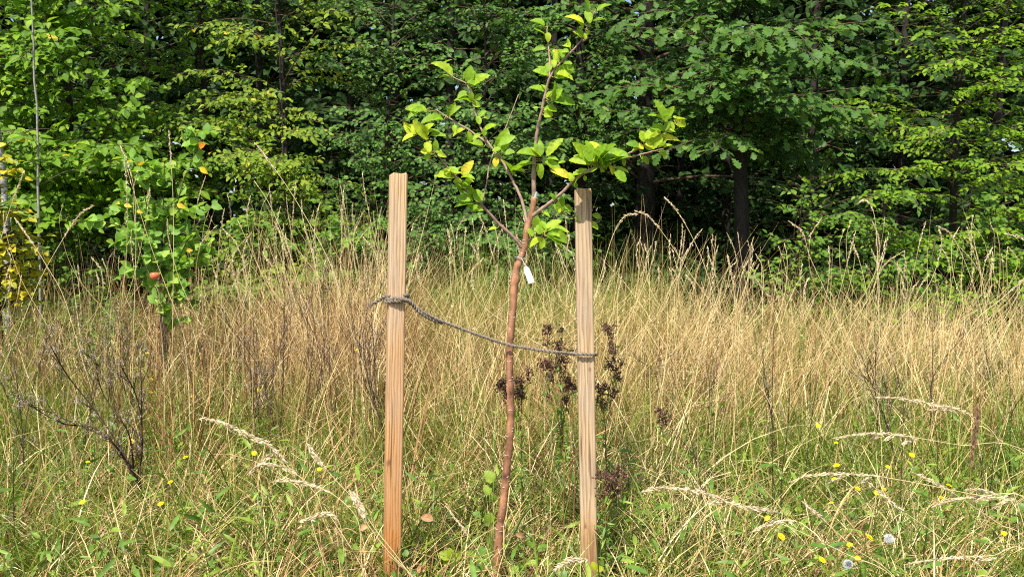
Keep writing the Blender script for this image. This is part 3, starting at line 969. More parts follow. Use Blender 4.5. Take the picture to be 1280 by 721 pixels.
def ground_cover():
    """small broad leaves of clover, sorrel and plantain between the blades"""
    rg = np.random.default_rng(8)
    g = Geo()
    x, y = wedge(9000, 1.9, 5.5, rg)
    m = rg.uniform(0, 1, len(x)) < 0.1 + 0.9 * clump(x, y, 1.6, 7) ** 2 + 0.25 * (x > 0.9)
    x, y = x[m], y[m]
    n = len(x)
    z = gz(x, y) + rg.uniform(0.02, 0.16, n)
    a = rg.uniform(0, 6.28, n)
    ax = np.stack([np.cos(a), np.sin(a), rg.uniform(0.0, 0.9, n)], 1)
    g.inst(T_ROUND[0], T_ROUND[1], np.stack([x, y, z], 1), ax, rg.normal(0, 0.35, (n, 3)) + np.array([0, -0.4, 1]), rg.uniform(0.018, 0.05, n), rg.uniform(0.1, 1, n))
    # feathery narrow leaves
    x, y = wedge(9000, 2.2, 7.5, rg)
    m = rg.uniform(0, 1, len(x)) < clump(x, y, 1.0, 9) ** 2
    x, y = x[m], y[m]
    n = len(x)
    z = gz(x, y) + rg.uniform(0.03, 0.35, n)
    a = rg.uniform(0, 6.28, n)
    ax = np.stack([np.cos(a), np.sin(a), rg.uniform(0.0, 1.2, n)], 1)
    g.inst(T_NARROW[0], T_NARROW[1], np.stack([x, y, z], 1), ax, rg.normal(0, 0.5, (n, 3)) + np.array([0, -0.4, 1]), rg.uniform(0.04, 0.09, n), rg.uniform(0.2, 1, n))
    o = g.build('ground_cover', M['herb'])
    tag(o, 'clover, plantain and other small broad leaves between the grass blades', kind='stuff')


dry_grass()
green_grass()
ground_cover()


# ------------------------------------------------------------------ stakes
D0 = 2.9


def stake(label, top, bot, d, w_, dep, mat, rot, knots, chips):
    pt, pb_ = at(*top, d), at(*bot, d)
    ax = unit(pt - pb_)
    foot = pb_ - ax * ((pb_[2] + 0.12) / ax[2])
    Lz = np.linalg.norm(pt - foot)
    root = empty('wooden_stake', (foot[0], foot[1], foot[2]), label, 'stake', None)
    c, s = math.cos(rot), math.sin(rot)
    # rounded rectangle section, many rings for slight irregularity
    sec = []
    r = 0.007
    for (sx, sy, a0) in ((1, 1, 0), (-1, 1, 90), (-1, -1, 180), (1, -1, 270)):
        for k in range(4):
            a = R(a0 + 30 * k)
            sec.append((sx * (w_ / 2 - r) + r * math.cos(a), sy * (dep / 2 - r) + r * math.sin(a)))
    sec = np.array(sec)
    ns = len(sec)
    rg = np.random.default_rng(int(w_ * 1e5))
    zs = np.concatenate([np.linspace(0, Lz - 0.004, 40), [Lz]])
    v = []
    for i, z in enumerate(zs):
        q = sec * (1 + 0.012 * math.sin(z * 3.1 + w_ * 100)) + rg.normal(0, 0.00015, sec.shape)
        if i == len(zs) - 1:
            q = q * 0.91
        if i >= len(zs) - 2:
            z = z + rg.normal(0, 0.0022, ns) + 0.003 * np.sin(np.arange(ns) * 0.4 + w_ * 50)
        v.append(np.stack([q[:, 0] * c - q[:, 1] * s, q[:, 0] * s + q[:, 1] * c, np.full(ns, z) if np.ndim(z) == 0 else z], 1))
    v = np.concatenate(v + [np.array([[0, 0, Lz + 0.0005]])])
    f = []
    for i in range(len(zs) - 1):
        for j in range(ns):
            a0, a1 = i * ns + j, i * ns + (j + 1) % ns
            f += [(a0, a1, a1 + ns), (a0, a1 + ns, a0 + ns)]
    k = (len(zs) - 1) * ns
    for j in range(ns):
        f.append((len(v) - 1, k + j, k + (j + 1) % ns))
    g = Geo()
    g.add(v + foot, f)
    o = g.build('post', M[mat], root, smooth=False)
    # lean of the whole stake: keep the wood grain along it
    root.rotation_mode = 'QUATERNION'
    root.rotation_quaternion = Vector((0, 0, 1)).rotation_difference(Vector(ax))
    sw = o.modifiers.new('soft_edges', 'WEIGHTED_NORMAL')
    o.data.polygons.foreach_set('use_smooth', np.ones(len(o.data.polygons), bool))
    return root, pt, foot, ax


S1 = stake('left wooden stake, taller, orange heartwood low down, the rope knotted round it', (498, 218), (489.5, 721), 2.76, 0.0575, 0.060, 'stake_left', R(16), 2, 3)
S2 = stake('right wooden stake, shorter and pale straight-grained, with the rope end lapped across it', (728.5, 237.5), (736.5, 700), 2.86, 0.0605, 0.055, 'stake_right', R(-3), 1, 2)


# ------------------------------------------------------------------ young tree
DT = 2.82
tree_root = empty('young_apple_tree', at(619, 735, DT), 'young fruit tree with a thin reddish trunk between the two stakes', 'tree')
WOOD = []     # sampled points of all branches, for leaf stalks


def limb(name, pix, r_px, mat, parent, d0=DT, dd=None, n=60, knobs=0, seed=0):
    pts = []
    for i, (x, y) in enumerate(pix):
        u = i / (len(pix) - 1)
        pts.append(at(x, y, d0 + (dd or 0) * u))
    c = curve(pts, n)
    rg = np.random.default_rng(seed)
    rr = np.interp(np.linspace(0, 1, n), np.linspace(0, 1, len(r_px)), r_px) / F * d0 * 0.86
    rr = rr * (1 + 0.02 * np.sin(np.arange(n) * 0.37 + seed) + rg.normal(0, 0.03, n))
    c = c + rg.normal(0, 0.0006, c.shape)
    for k in range(knobs):
        i = rg.integers(3, n - 3)
        rr[i - 1:i + 2] *= np.array([1.02, 1.12, 1.07])
    g = Geo()
    g.tube(c, rr, 14 if r_px[0] > 4 else 8)
    # buds along the shoot
    if r_px[0] < 4:
        for k in range(int(n / 6)):
            q = c[rg.integers(4, n - 1)]
            dv = unit(rg.normal(0, 1, 3)) * 0.0045
            g.tube([q, q + dv * 0.6, q + dv], [0.0022, 0.002, 0.0004], 5)
    o = g.build(name, M[mat], parent)
    WOOD.append(c)
    return o, c, rr


trunk, tc_, tr_ = limb('trunk', [(618, 740), (621, 705), (625, 660), (630, 620), (634, 580), (638, 535), (638, 490), (637, 445), (640, 400), (643, 360), (646, 335), (655, 312), (658, 292), (664, 268), (668, 246)],
                       [6.6, 6.2, 6.0, 5.7, 5.5, 5.3, 5.0, 5.4, 4.6, 4.1], 'apple_bark', tree_root, n=150, knobs=20, seed=2)
# pale scars and lenticels on the trunk
gs = Geo()
rg = np.random.default_rng(91)
for k in range(30):
    i = rg.integers(4, 144)
    a = rg.uniform(math.pi * 1.0, math.pi * 2.0)
    c0 = tc_[i] + np.array([math.cos(a), math.sin(a), 0]) * tr_[i] * 0.95
    s_ = rg.uniform(0.002, 0.006)
    t_ = np.array([-math.sin(a), math.cos(a), rg.normal(0, 0.3)])
    gs.tube([c0 - t_ * s_, c0, c0 + t_ * s_], [0.0005, 0.0026, 0.0005], 5)
for k in range(14):      # leaf-scar rings
    i = rg.integers(6, 140)
    ph = rg.uniform(-2.6, -0.6)
    aa = np.linspace(ph - rg.uniform(0.4, 1.1), ph + rg.uniform(0.4, 1.1), 7)
    gs.tube([tc_[i] + np.array([math.cos(a) * tr_[i], math.sin(a) * tr_[i], rg.normal(0, 0.0008)]) * 0.985 for a in aa], [0.0004, 0.0012, 0.0018, 0.002, 0.0017, 0.0012, 0.0004], 5)
gs.build('bark_scars', M['bark_scar'], trunk)['kind'] = 'stuff'
_, lead, _ = limb('leader', [(668, 248), (667, 222), (668, 195), (671, 168), (675, 148), (680, 125), (684, 107), (688, 96), (698, 82), (712, 67), (727, 50), (736, 30), (745, 12)], [3.4, 2.8, 2.2, 1.6, 1.1, 0.7], 'apple_twig', tree_root, dd=-0.08, n=80, knobs=4, seed=5)
g = Geo()
c = np.array([at(668, y, DT) for y in (240, 243, 246, 249)])
g.tube(c, [0.0082, 0.0089, 0.0089, 0.0086], 12)
g.build('graft_tape', M['tape'], tree_root)
limb('shoot', [(687, 97), (687, 75), (685, 52), (684, 33)], [1.6, 1.2, 0.8], 'apple_twig', tree_root, dd=0.06, n=30, seed=6)
_, rb, _ = limb('branch', [(663, 272), (676, 262), (700, 243), (722, 222), (747, 208), (770, 198), (800, 185), (826, 168), (847, 153)], [3.1, 2.5, 2.1, 1.6, 1.1, 0.8], 'apple_twig', tree_root, dd=-0.16, n=70, knobs=3, seed=7)
limb('twig', [(767, 200), (790, 196), (810, 191), (829, 186)], [1.6, 1.2, 0.9], 'apple_twig', tree_root, d0=DT - 0.1, dd=0.05, n=24, seed=8)
_, lb_, _ = limb('branch', [(653, 310), (641, 296), (626, 282), (612, 267), (596, 250), (580, 236), (570, 222), (556, 205), (541, 186), (523, 165)], [2.7, 2.2, 1.8, 1.5, 1.1, 0.8], 'apple_twig', tree_root, dd=-0.12, n=70, knobs=3, seed=9)
_, lb2, _ = limb('branch', [(660, 282), (652, 250), (641, 226), (629, 203), (613, 182), (605, 168), (597, 150), (590, 126), (583, 105), (567, 97), (547, 80)], [2.4, 2.1, 1.7, 1.4, 1.0, 0.7], 'apple_twig', tree_root, dd=0.20, n=70, knobs=3, seed=10)
limb('twig', [(611, 180), (598, 171), (582, 160), (563, 149), (546, 138)], [1.7, 1.3, 0.8], 'apple_twig', tree_root, d0=DT + 0.12, dd=0.04, n=24, seed=11)
limb('twig', [(600, 262), (607, 235), (612, 205), (620, 185), (632, 160), (648, 118)], [1.1, 1.0, 0.9, 0.6], 'apple_twig', tree_root, d0=DT + 0.3, dd=0.12, n=24, seed=12)
WOOD.pop()
for px in ([(676, 296), (690, 284), (704, 272)], [(676, 286), (672, 292), (680, 298)]):
    pass
limb('twig', [(660, 300), (668, 299), (676, 296), (680, 293)], [1.5, 1.2, 0.9], 'apple_twig', tree_root, dd=-0.05, n=14, seed=13)
limb('twig', [(700, 265), (712, 271), (724, 274), (738, 276), (748, 278), (752, 271)], [0.9, 0.8, 0.6], 'apple_twig', tree_root, d0=DT + 0.03, dd=0.04, n=20, seed=14)
ALLW = np.concatenate(WOOD)

Z2 = (480, 0, 0.3607)
L2 = """710,30,690,-14 738,42,778,8 715,82,700,22 692,82,625,48 690,98,652,50 684,132,660,108 688,130,672,95 645,165,620,142 555,92,508,58
590,268,666,222 570,268,545,215 566,250,577,208 565,262,515,238 562,320,500,294 578,335,600,285 585,350,675,352
236,264,172,205 293,288,301,225 300,302,368,255 305,352,303,322 315,345,342,325 310,355,332,372 330,405,354,381 345,460,380,426
400,500,458,468 400,522,426,455 405,515,372,522 420,530,454,524 345,510,283,480 400,525,380,500 445,607,420,545 450,600,498,540
225,402,248,357 150,387,72,372 205,416,130,412 115,462,58,428 110,470,58,482 140,462,165,425 150,472,110,430 150,465,187,440 160,470,220,464
165,490,148,500 175,527,210,530 165,545,130,546 248,617,172,600 240,602,198,570 255,602,222,573 250,602,265,568 275,612,307,553 280,627,314,624
300,652,245,640 305,692,248,680 308,706,236,700 325,692,288,642 330,702,322,650 310,716,280,716 240,590,212,600 270,630,240,625
530,542,463,515 542,542,530,470 565,542,620,470 558,556,622,602 600,568,628,558 640,617,580,578 650,612,722,590 655,627,636,595 668,652,645,622
715,572,655,492 718,566,655,530 725,572,698,480 730,562,716,468 735,567,772,502 745,567,785,495 750,560,835,510 760,587,832,528 765,582,782,535
740,582,714,592 755,587,778,565 790,582,848,598 800,592,842,632 780,547,852,530 720,560,690,505 738,560,748,500 770,560,800,520
880,512,848,490 900,517,862,500 905,512,962,480 905,482,935,440 905,492,888,450 965,442,942,428 970,417,940,343 965,412,910,390 975,412,1000,370
970,457,1020,450 960,487,1042,478 1005,417,1053,438 1008,415,1042,408 930,500,955,512 915,490,960,465"""
Z3 = (600, 230, 0.1386)
L3 = """570,260,640,290 500,400,520,290 562,442,480,395 565,440,570,305 600,432,805,385 598,400,745,320 600,472,765,555 615,445,832,505 560,492,425,545
710,262,668,175 716,268,742,108 760,200,845,232 668,152,640,75 1090,300,1005,270 150,400,82,395 590,400,560,330 620,470,700,440"""
L2 = L2.replace('\n', ' ')
L3 = L3.replace('\n', ' ')
gl, gp = Geo(), Geo()
rg = np.random.default_rng(21)
TPL = [apple_leaf_template(s) for s in range(7)]
LEAVES = []
for Z, Ls in ((Z2, L2), (Z3, L3)):
    for e in Ls.split():
        bx, by, tx, ty = [float(q) for q in e.split(',')]
        LEAVES.append((Z, bx, by, tx, ty))
        a_ = rg.uniform(0.5, 1.0) * (1 if rg.uniform() < 0.5 else -1)
        if rg.uniform() < 0.55 and math.hypot(tx - bx, ty - by) > 24:
            k_ = rg.uniform(0.4, 0.75)
            jx, jy = rg.normal(0, 9, 2)
            LEAVES.append((Z, bx + jx, by + jy, bx + jx + k_ * ((tx - bx) * math.cos(a_) - (ty - by) * math.sin(a_)), by + jy + k_ * ((tx - bx) * math.sin(a_) + (ty - by) * math.cos(a_))))
for c_ in WOOD[1:]:
    m_ = len(c_)
    for k in range(int(m_ / 6)):
        q = c_[rg.integers(int(m_ * 0.35), m_ - 1)]
        v_ = q - np.array([0, 0, CAM_H])
        cz = v_[1] * math.cos(P) - v_[2] * math.sin(P)
        px_ = 640 + F * v_[0] / cz
        py_ = 360.5 - F * (v_[1] * math.sin(P) + v_[2] * math.cos(P)) / cz
        a_ = rg.uniform(0, 2 * math.pi)
        l_ = rg.uniform(9, 19)
        LEAVES.append(((0, 0, 1.0), px_ + math.cos(a_) * 4, py_ + math.sin(a_) * 4, px_ + math.cos(a_) * (4 + l_), py_ - 2 + math.sin(a_) * (4 + l_)))
for Z, bx, by, tx, ty in LEAVES:
    if True:
        b2 = (Z[0] + bx * Z[2], Z[1] + by * Z[2])
        t2 = (Z[0] + tx * Z[2], Z[1] + ty * Z[2])
        # depth: that of the nearest wood
        guess = at(*b2, DT)
        dd = np.linalg.norm((ALLW / ALLW[:, 1:2] - guess / guess[1])[:, [0, 2]] + np.array([0, 0]), axis=1)
        pj = np.stack([(ALLW[:, 0]) / ALLW[:, 1], (ALLW[:, 2] - CAM_H) / ALLW[:, 1]], 1)
        gj = np.array([guess[0] / guess[1], (guess[2] - CAM_H) / guess[1]])
        k = int(np.argmin(np.linalg.norm(pj - gj, axis=1)))
        dw = ALLW[k][1] + rg.normal(-0.01, 0.012)
        pb_, pt_ = at(*b2, dw), at(*t2, dw)
        v = pt_ - pb_
        Lh = np.linalg.norm(v)
        v = v + np.array([0, rg.normal(-0.2, 0.3) * Lh, 0])
        Lh = np.linalg.norm(v) * 0.92
        nrm = np.array([rg.normal(0, 0.35), -0.75 + rg.normal(0, 0.3), 0.7 + rg.normal(0, 0.3)])
        tp = TPL[rg.integers(0, 7)]
        yellow = 0.0
        mx_, my_ = (b2[0] + t2[0]) / 2, (b2[1] + t2[1]) / 2
        if (abs(mx_ - 560) < 14 and abs(my_ - 213) < 16) or (mx_ > 790 and my_ > 165 and my_ < 195) or mx_ > 845 or (mx_ < 540 and my_ > 155) or Z is Z3 and (by > 480 or bx < 200 or by < 270 and bx < 600):
            yellow = 0.2
        tint = float(np.clip(rg.normal(0.42, 0.15) + yellow, 0, 0.88))
        if rg.uniform() < 0.03:
            tint = 0.93
        wsc = rg.uniform(0.7, 1.1) if Lh > 0.05 else rg.uniform(0.9, 1.2)
        gl.inst(tp[0], tp[1], pb_[None], v[None], nrm[None], np.array([[Lh * wsc, Lh, Lh * rg.uniform(0.7, 1.3)]]), np.array([tint]))
        q = ALLW[k]
        if np.linalg.norm(q - pb_) < 0.12:
            gp.tube(curve([q, (q + pb_) / 2 + np.array([0, 0, -0.003]), pb_, pb_ + v * 0.06], 7), [0.0018, 0.0014, 0.0012, 0.0011, 0.001, 0.001, 0.0008], 5)
gl.build('leaves', M['apple_leaf'], tree_root)
o_ = gp.build('leaf_stalks', M['petiole'], tree_root)
o_['kind'] = 'stuff'

# white tag tied to the trunk
tag_root = empty('plant_tag', at(653, 326, DT - 0.02), 'small blank white plastic tag hanging from the trunk of the young tree', 'tag')
g = Geo()
c0, c1 = at(656.5, 333, DT - 0.035), at(664.5, 353.5, DT - 0.03)
ax = unit(c1 - c0)
sd_ = unit(np.cross(ax, (0.15, 1, 0.1)))
nn = np.cross(sd_, ax)
L_ = np.linalg.norm(c1 - c0)
v, f = [], []
for i in range(7):
    u = i / 6
    cc = c0 + ax * L_ * u + nn * 0.006 * (u * (1 - u) * 4) * 0.6
    hw = 0.0108 * (0.55 if i == 0 else 1)
    for s_ in (-1, 1):
        for q in (-1, 1):
            v.append(cc + sd_ * hw * s_ + nn * 0.0007 * q)
for i in range(6):
    a = 4 * i
    for (p, q) in ((0, 1), (1, 3), (3, 2), (2, 0)):
        f += [(a + p, a + q, a + q + 4), (a + p, a + q + 4, a + p + 4)]
f += [(0, 2, 3), (0, 3, 1), (24, 25, 27), (24, 27, 26)]
g.add(v, f)
g.build('label_strip', M['tag'], tag_root, smooth=False)
g = Geo()
tq = at(650, 322, DT)
loop = [tq + np.array([math.cos(a) * 0.0185, math.sin(a) * 0.0185, 0.004 * math.sin(a * 2)]) for a in np.linspace(0, 6.28, 20)]
g.tube(loop, 0.0011, 5)
g.tube(curve([loop[15], (loop[15] + c0) / 2 + np.array([0.003, 0, -0.002]), c0 + ax * 0.003], 8), 0.001, 5)
g.build('tie', M['tape'], tag_root)


# ------------------------------------------------------------------ rope
def twisted(g, path, R0, rs, strands, pitch, phase=0.0, jit=0.0):
    n = max(30, int(np.sum(np.linalg.norm(np.diff(path, axis=0), axis=1)) / 0.0022))
    c = curve(path, n)
    ln = np.concatenate([[0], np.cumsum(np.linalg.norm(np.diff(c, axis=0), axis=1))])
    tg = unit(np.gradient(c, axis=0))
    s = unit(np.cross(tg[0], (0.1, 0.2, 1)))
    S, B = [], []
    for i in range(n):
        s = unit(s - np.dot(s, tg[i]) * tg[i])
        S.append(s)
        B.append(np.cross(tg[i], s))
    S, B = np.array(S), np.array(B)
    rj = np.random.default_rng(4)
    wob = 1 + jit * np.sin(ln * 60) + jit * 0.5 * np.sin(ln * 143)
    for k in range(strands):
        a = ln / pitch * 2 * math.pi + phase + k * 2 * math.pi / strands
        p = c + (np.cos(a)[:, None] * S + np.sin(a)[:, None] * B) * (R0 * wob)[:, None]
        g.tube(p, rs * (1 + 0.08 * np.sin(ln * 300 + k)), 7, tint=0.5)
    # loose fibres
    for k in range(int(n * 0.45)):
        i = rj.integers(0, n)
        a = rj.uniform(0, 6.28)
        q = c[i] + (math.cos(a) * S[i] + math.sin(a) * B[i]) * (R0 + rs * 0.8)
        d_ = unit((math.cos(a) * S[i] + math.sin(a) * B[i]) + tg[i] * rj.normal(0, 1.2) + rj.normal(0, 0.4, 3)) * rj.uniform(0.004, 0.014)
        g.tube([q, q + d_ * 0.5 + rj.normal(0, 0.001, 3), q + d_], [0.0004, 0.0003, 0.0002], 3)
    return c


rope_root = empty('rope', at(637, 433, DT - 0.03), 'twisted fibre rope knotted round the left stake and slung past the trunk to the right', 'rope')
ds1 = 2.76
fz = 0.043
g = Geo()
# long span: left stake -> in front of the trunk -> right stake
span = [at(506, 374, ds1 - fz), at(520, 384, ds1 - 0.03), at(545, 398, ds1 - 0.02), at(575, 410, ds1), at(605, 421, DT - 0.045), at(637, 431, DT - 0.034),
        at(668, 436, DT - 0.03), at(695, 440, DT - 0.06), at(716, 442.5, 2.86 - 0.040), at(728, 442.5, 2.86 - 0.042), at(742, 443, 2.86 - 0.038), at(745, 443, 2.86), at(740, 443, 2.86 + 0.04), at(725, 442, 2.86 + 0.045), at(712, 441, 2.86 + 0.03)]
twisted(g, np.array(span), 0.0030, 0.0032, 2, 0.030, 0.0, 0.05)
g.build('main_strand', M['rope'], rope_root)
# turns round the left stake
g = Geo()
cx_, cy_ = at(496, 372, ds1)[0], ds1
def turn(y0, y1, a0, a1, rr=0.045, n=16):
    out = []
    for i in range(n):
        u = i / (n - 1)
        a = R(a0 + (a1 - a0) * u)
        z = at(496, y0 + (y1 - y0) * u, ds1)[2]
        # superellipse hugging the square section
        ca, sa = math.cos(a), math.sin(a)
        k = (abs(ca) ** 3.2 + abs(sa) ** 3.2) ** (-1 / 3.2)
        out.append(np.array([cx_ + rr * 0.94 * k * ca, cy_ + rr * 0.95 * k * sa, z]))
    return out
t1 = turn(369, 373, -50, 300, 0.0395)
twisted(g, np.array(t1), 0.0036, 0.0040, 2, 0.026, 1.0, 0.06)
t2 = turn(376, 371, -140, 215, 0.0425)
twisted(g, np.array(t2 + [at(510, 375, ds1 - 0.045), at(522, 388, ds1 - 0.03), at(541, 400, ds1 - 0.016), at(553, 404, ds1 - 0.008)]), 0.0034, 0.0036, 2, 0.024, 2.0, 0.06)
g.build('wrapping', M['rope'], rope_root)
# loose end at the left
g = Geo()
twisted(g, np.array([at(487, 371, ds1 - 0.036), at(481, 370, ds1 - 0.03), at(475, 374, ds1 - 0.02), at(467, 379, ds1 - 0.02)]), 0.0032, 0.0036, 2, 0.026, 0.5, 0.05)
for k in range(16):
    q = at(468, 379, ds1 - 0.02)
    e = q + np.array([-0.012 - 0.02 * rg.uniform(), rg.normal(0, 0.01), rg.normal(-0.006, 0.012)])
    g.tube(curve([q + np.array([0.01, 0, 0.003]), q, e], 6), 0.0006, 4)
g.build('frayed_end', M['rope'], rope_root)


# ------------------------------------------------------------------ stalks with seed heads
def on_path(c, u0, u1, n, rg):
    u = rg.uniform(u0, u1, n)
    i = (u * (len(c) - 1)).astype(int)
    i = np.clip(i, 0, len(c) - 2)
    fr = u * (len(c) - 1) - i
    p = c[i] * (1 - fr)[:, None] + c[i + 1] * fr[:, None]
    return u, p, unit(c[i + 1] - c[i])


def seed_head(g, c, u0, u1, rad, n, rg, size=(0.006, 0.012), spread=0.24, side_branches=0):
    u, p, t = on_path(c, u0, u1, n, rg)
    w_ = np.sin(np.clip((u - u0) / (u1 - u0), 0.04, 0.97) * math.pi) ** 0.6
    p = p + rg.normal(0, 1, (n, 3)) * (rad * w_)[:, None]
    ax = t + rg.normal(0, spread, (n, 3))
    g.inst(T_FLAKE[0], T_FLAKE[1], p, ax, rg.normal(0, 1, (n, 3)), rg.uniform(size[0], size[1], n), rg.uniform(0.2, 1, n))


def stalk(label, group, pix, d, r=0.0014, head=0.22, rad=0.006, nfl=90, seed=0, dd=0.0, mat='dry_grass', hmat='seed', root_ground=True, size=(0.006, 0.013), subs=(), name='grass_stalk', cat='grass stalk', tint=0.7, fl_leaf=True):
    """pix: tip first ... base last; the seed head covers the first `head` of the length"""
    pts = [at(x, y, d + dd * i / (len(pix) - 1)) for i, (x, y) in enumerate(pix)]
    rgl = np.random.default_rng(seed)
    b = pts[-1]
    vis = curve(pts, 30)
    vl = np.sum(np.linalg.norm(np.diff(vis, axis=0), axis=1))
    if root_ground and b[2] > 0.03:
        dir_ = unit(pts[-1] - pts[-2])
        k = b[2] * 0.5
        mid = b + np.array([dir_[0] * k, dir_[1] * k, -k])
        pts = pts + [mid, np.array([mid[0] + dir_[0] * k * 0.3, mid[1], float(gz(mid[0], mid[1])) - 0.01])]
    c = curve(pts, 44)
    tot = np.sum(np.linalg.norm(np.diff(c, axis=0), axis=1))
    root = empty(name, (c[-1][0], c[-1][1], c[-1][2]), label, cat, group)
    g = Geo()
    g.tube(c[::-1], np.linspace(r, r * 0.5, len(c)), 5, tint=tint)
    if fl_leaf:   # one or two dried blades along the stem
        for k in range(2):
            i = rgl.integers(18, 40)
            q = c[i]
            dv = unit(c[i - 6] - c[i] + rgl.normal(0, 0.25, 3) * 0.3) * rgl.uniform(0.08, 0.2)
            g.tube(curve([q, q + dv * 0.5 + np.array([0, 0, 0.012]), q + dv + np.array([0, 0, -0.03])], 7), [0.0013, 0.0016, 0.0015, 0.0013, 0.001, 0.0007, 0.0003], 3, tint=tint)
    g.build('stem', M[mat], root)
    g = Geo()
    hf = head * vl / tot
    seed_head(g, c, 0.0, hf, rad * 0.48, int(nfl * 1.5), rgl, (size[0] * 1.15, size[1] * 1.15))
    for sp in subs:
        q = [at(x, y, d + rgl.normal(0, 0.015)) for x, y in sp]
        cc = curve(q, 12)
        g2 = Geo()
        g2.tube(cc[::-1], 0.0007, 4, tint=0.7)
        seed_head(g2, cc, 0.0, 0.85, rad * 0.5, int(nfl * 0.7), rgl, (size[0] * 1.15, size[1] * 1.15))
        g2.build('seed_head', M[hmat], root)
    g.build('seed_head', M[hmat], root)
    return root


FG = [
    # left foreground
    ('pale feathery seed head arching at left, topmost of those left of the left stake', [(248, 523), (275, 527), (305, 541), (335, 556), (356, 576), (380, 620), (394, 668)], 2.5, 0.55, 0.008, 260, [[(308, 594), (335, 570), (352, 562)]], 0.6),
    ('short pale seed head lying flat below the topmost arching one at left', [(322, 579), (345, 582), (365, 589), (385, 605), (410, 640)], 2.5, 0.42, 0.007, 150, [], 0.6),
    ('thin drooping seed head below the pair left of the left stake', [(338, 602), (360, 600), (392, 607), (420, 620), (447, 650), (452, 700)], 2.45, 0.42, 0.005, 110, [], 0.5),
    ('short nodding seed head low beside the left stake', [(374, 652), (398, 644), (414, 643), (425, 655), (430, 690)], 2.4, 0.5, 0.006, 110, [], 0.5),
    ('pale seed spike leaning against the left stake from the lower left', [(383, 553), (395, 571), (420, 600), (448, 630), (470, 662), (500, 700)], 2.45, 0.2, 0.006, 120, [[(441, 613), (449, 628), (458, 646)]], 0.6),
    ('seed spike rising to the right at the foot of the left stake', [(437, 612), (447, 632), (462, 658), (487, 690), (520, 725)], 2.3, 0.3, 0.006, 120, [], 0.6),
    ('dry stalk leaning left between the left stake and the trunk, low down', [(557, 632), (575, 655), (592, 680), (606, 705), (615, 721)], 2.6, 0.35, 0.003, 60, [], 0.5),
    ('blurred fuzzy grey-green seed head at the bottom edge left of the right stake', [(735, 699), (715, 700), (700, 707), (688, 719), (684, 735)], 1.9, 0.6, 0.006, 260, [], 0.4),
    # right foreground
    ('long arching stalk with a pale seed head pointing left, lowest beside the right stake', [(800, 616), (820, 609), (850, 611), (885, 617), (940, 640), (1000, 664), (1060, 693), (1120, 723)], 1.95, 0.32, 0.0042, 240,
     [[(882, 629), (905, 627), (930, 633), (955, 640)], [(935, 632), (955, 637), (975, 640)], [(938, 665), (960, 655), (985, 650), (995, 660)]], 0.7),
    ('second arching stalk below the pale seed head, its tip near the dark stems', [(1002, 626), (1030, 650), (1070, 686), (1120, 722)], 1.9, 0.25, 0.004, 90, [], 0.7),
    ('long thin stalk arching across the yellow flowers at right, upper of the pair', [(1040, 548), (1070, 543), (1100, 541), (1140, 546), (1200, 556), (1290, 569)], 2.1, 0.4, 0.004, 150,
     [[(1086, 552), (1095, 546), (1105, 542)], [(1104, 551), (1114, 546), (1126, 545)], [(1125, 556), (1136, 551), (1146, 548)]], 0.7),
    ('long thin stalk arching across the yellow flowers at right, lower of the pair', [(985, 603), (1010, 594), (1045, 592), (1090, 594), (1150, 604), (1220, 618), (1300, 630)], 2.05, 0.38, 0.004, 150,
     [[(1034, 604), (1044, 599), (1055, 594)], [(1076, 604), (1083, 599), (1090, 596)]], 0.7),
    ('straight pale stalk with a slim seed head high at right, above both arching ones', [(1095, 497), (1120, 497), (1150, 502), (1185, 509), (1212, 518), (1245, 545), (1262, 600)], 2.7, 0.55, 0.006, 170, [[(1160, 512), (1180, 512), (1195, 516)]], 0.7),
    ('diagonal stalk running down to the lower right corner from the yellow flowers', [(1085, 602), (1120, 632), (1160, 660), (1200, 690), (1240, 722)], 1.9, 0.3, 0.0035, 90, [], 0.7),
    ('many-branched pale seed head near the right edge', [(1164, 634), (1185, 626), (1215, 621), (1250, 622), (1290, 628)], 2.0, 0.75, 0.004, 180, [[(1205, 612), (1225, 612), (1250, 619)], [(1238, 638), (1252, 628), (1268, 622)], [(1210, 630), (1222, 625), (1240, 622)]], 0.6),
    ('thin feathery stalk lying low at the bottom right corner', [(1130, 705), (1160, 700), (1200, 696), (1240, 694), (1290, 690)], 2.0, 0.6, 0.0035, 120, [[(1216, 703), (1230, 699), (1245, 696)]], 0.6),
    ('stalk with two bent seed heads running to the right edge below the branched one', [(1140, 590), (1175, 606), (1210, 628), (1250, 655), (1290, 680)], 1.85, 0.3, 0.003, 80, [], 0.7),
]
for i, (lb, pix, d, hd, rad, nf, subs, tn) in enumerate(FG):
    stalk(lb, None, pix, d, 0.0013 if d < 2.2 else 0.0017, hd, rad, nf, 200 + i, subs=subs, tint=0.85, size=(0.006, 0.012) if d < 2.2 else (0.008, 0.016))
# dark brown spike close to the lens at right
stalk('close brown grass spike standing upright near the right edge', None, [(1223, 505), (1221, 530), (1217, 556), (1214, 580), (1210, 640), (1203, 730)], 1.25, 0.0011, 0.33, 0.0035, 330, 260, hmat='spike_brown', size=(0.004, 0.008), tint=0.15, fl_leaf=False)
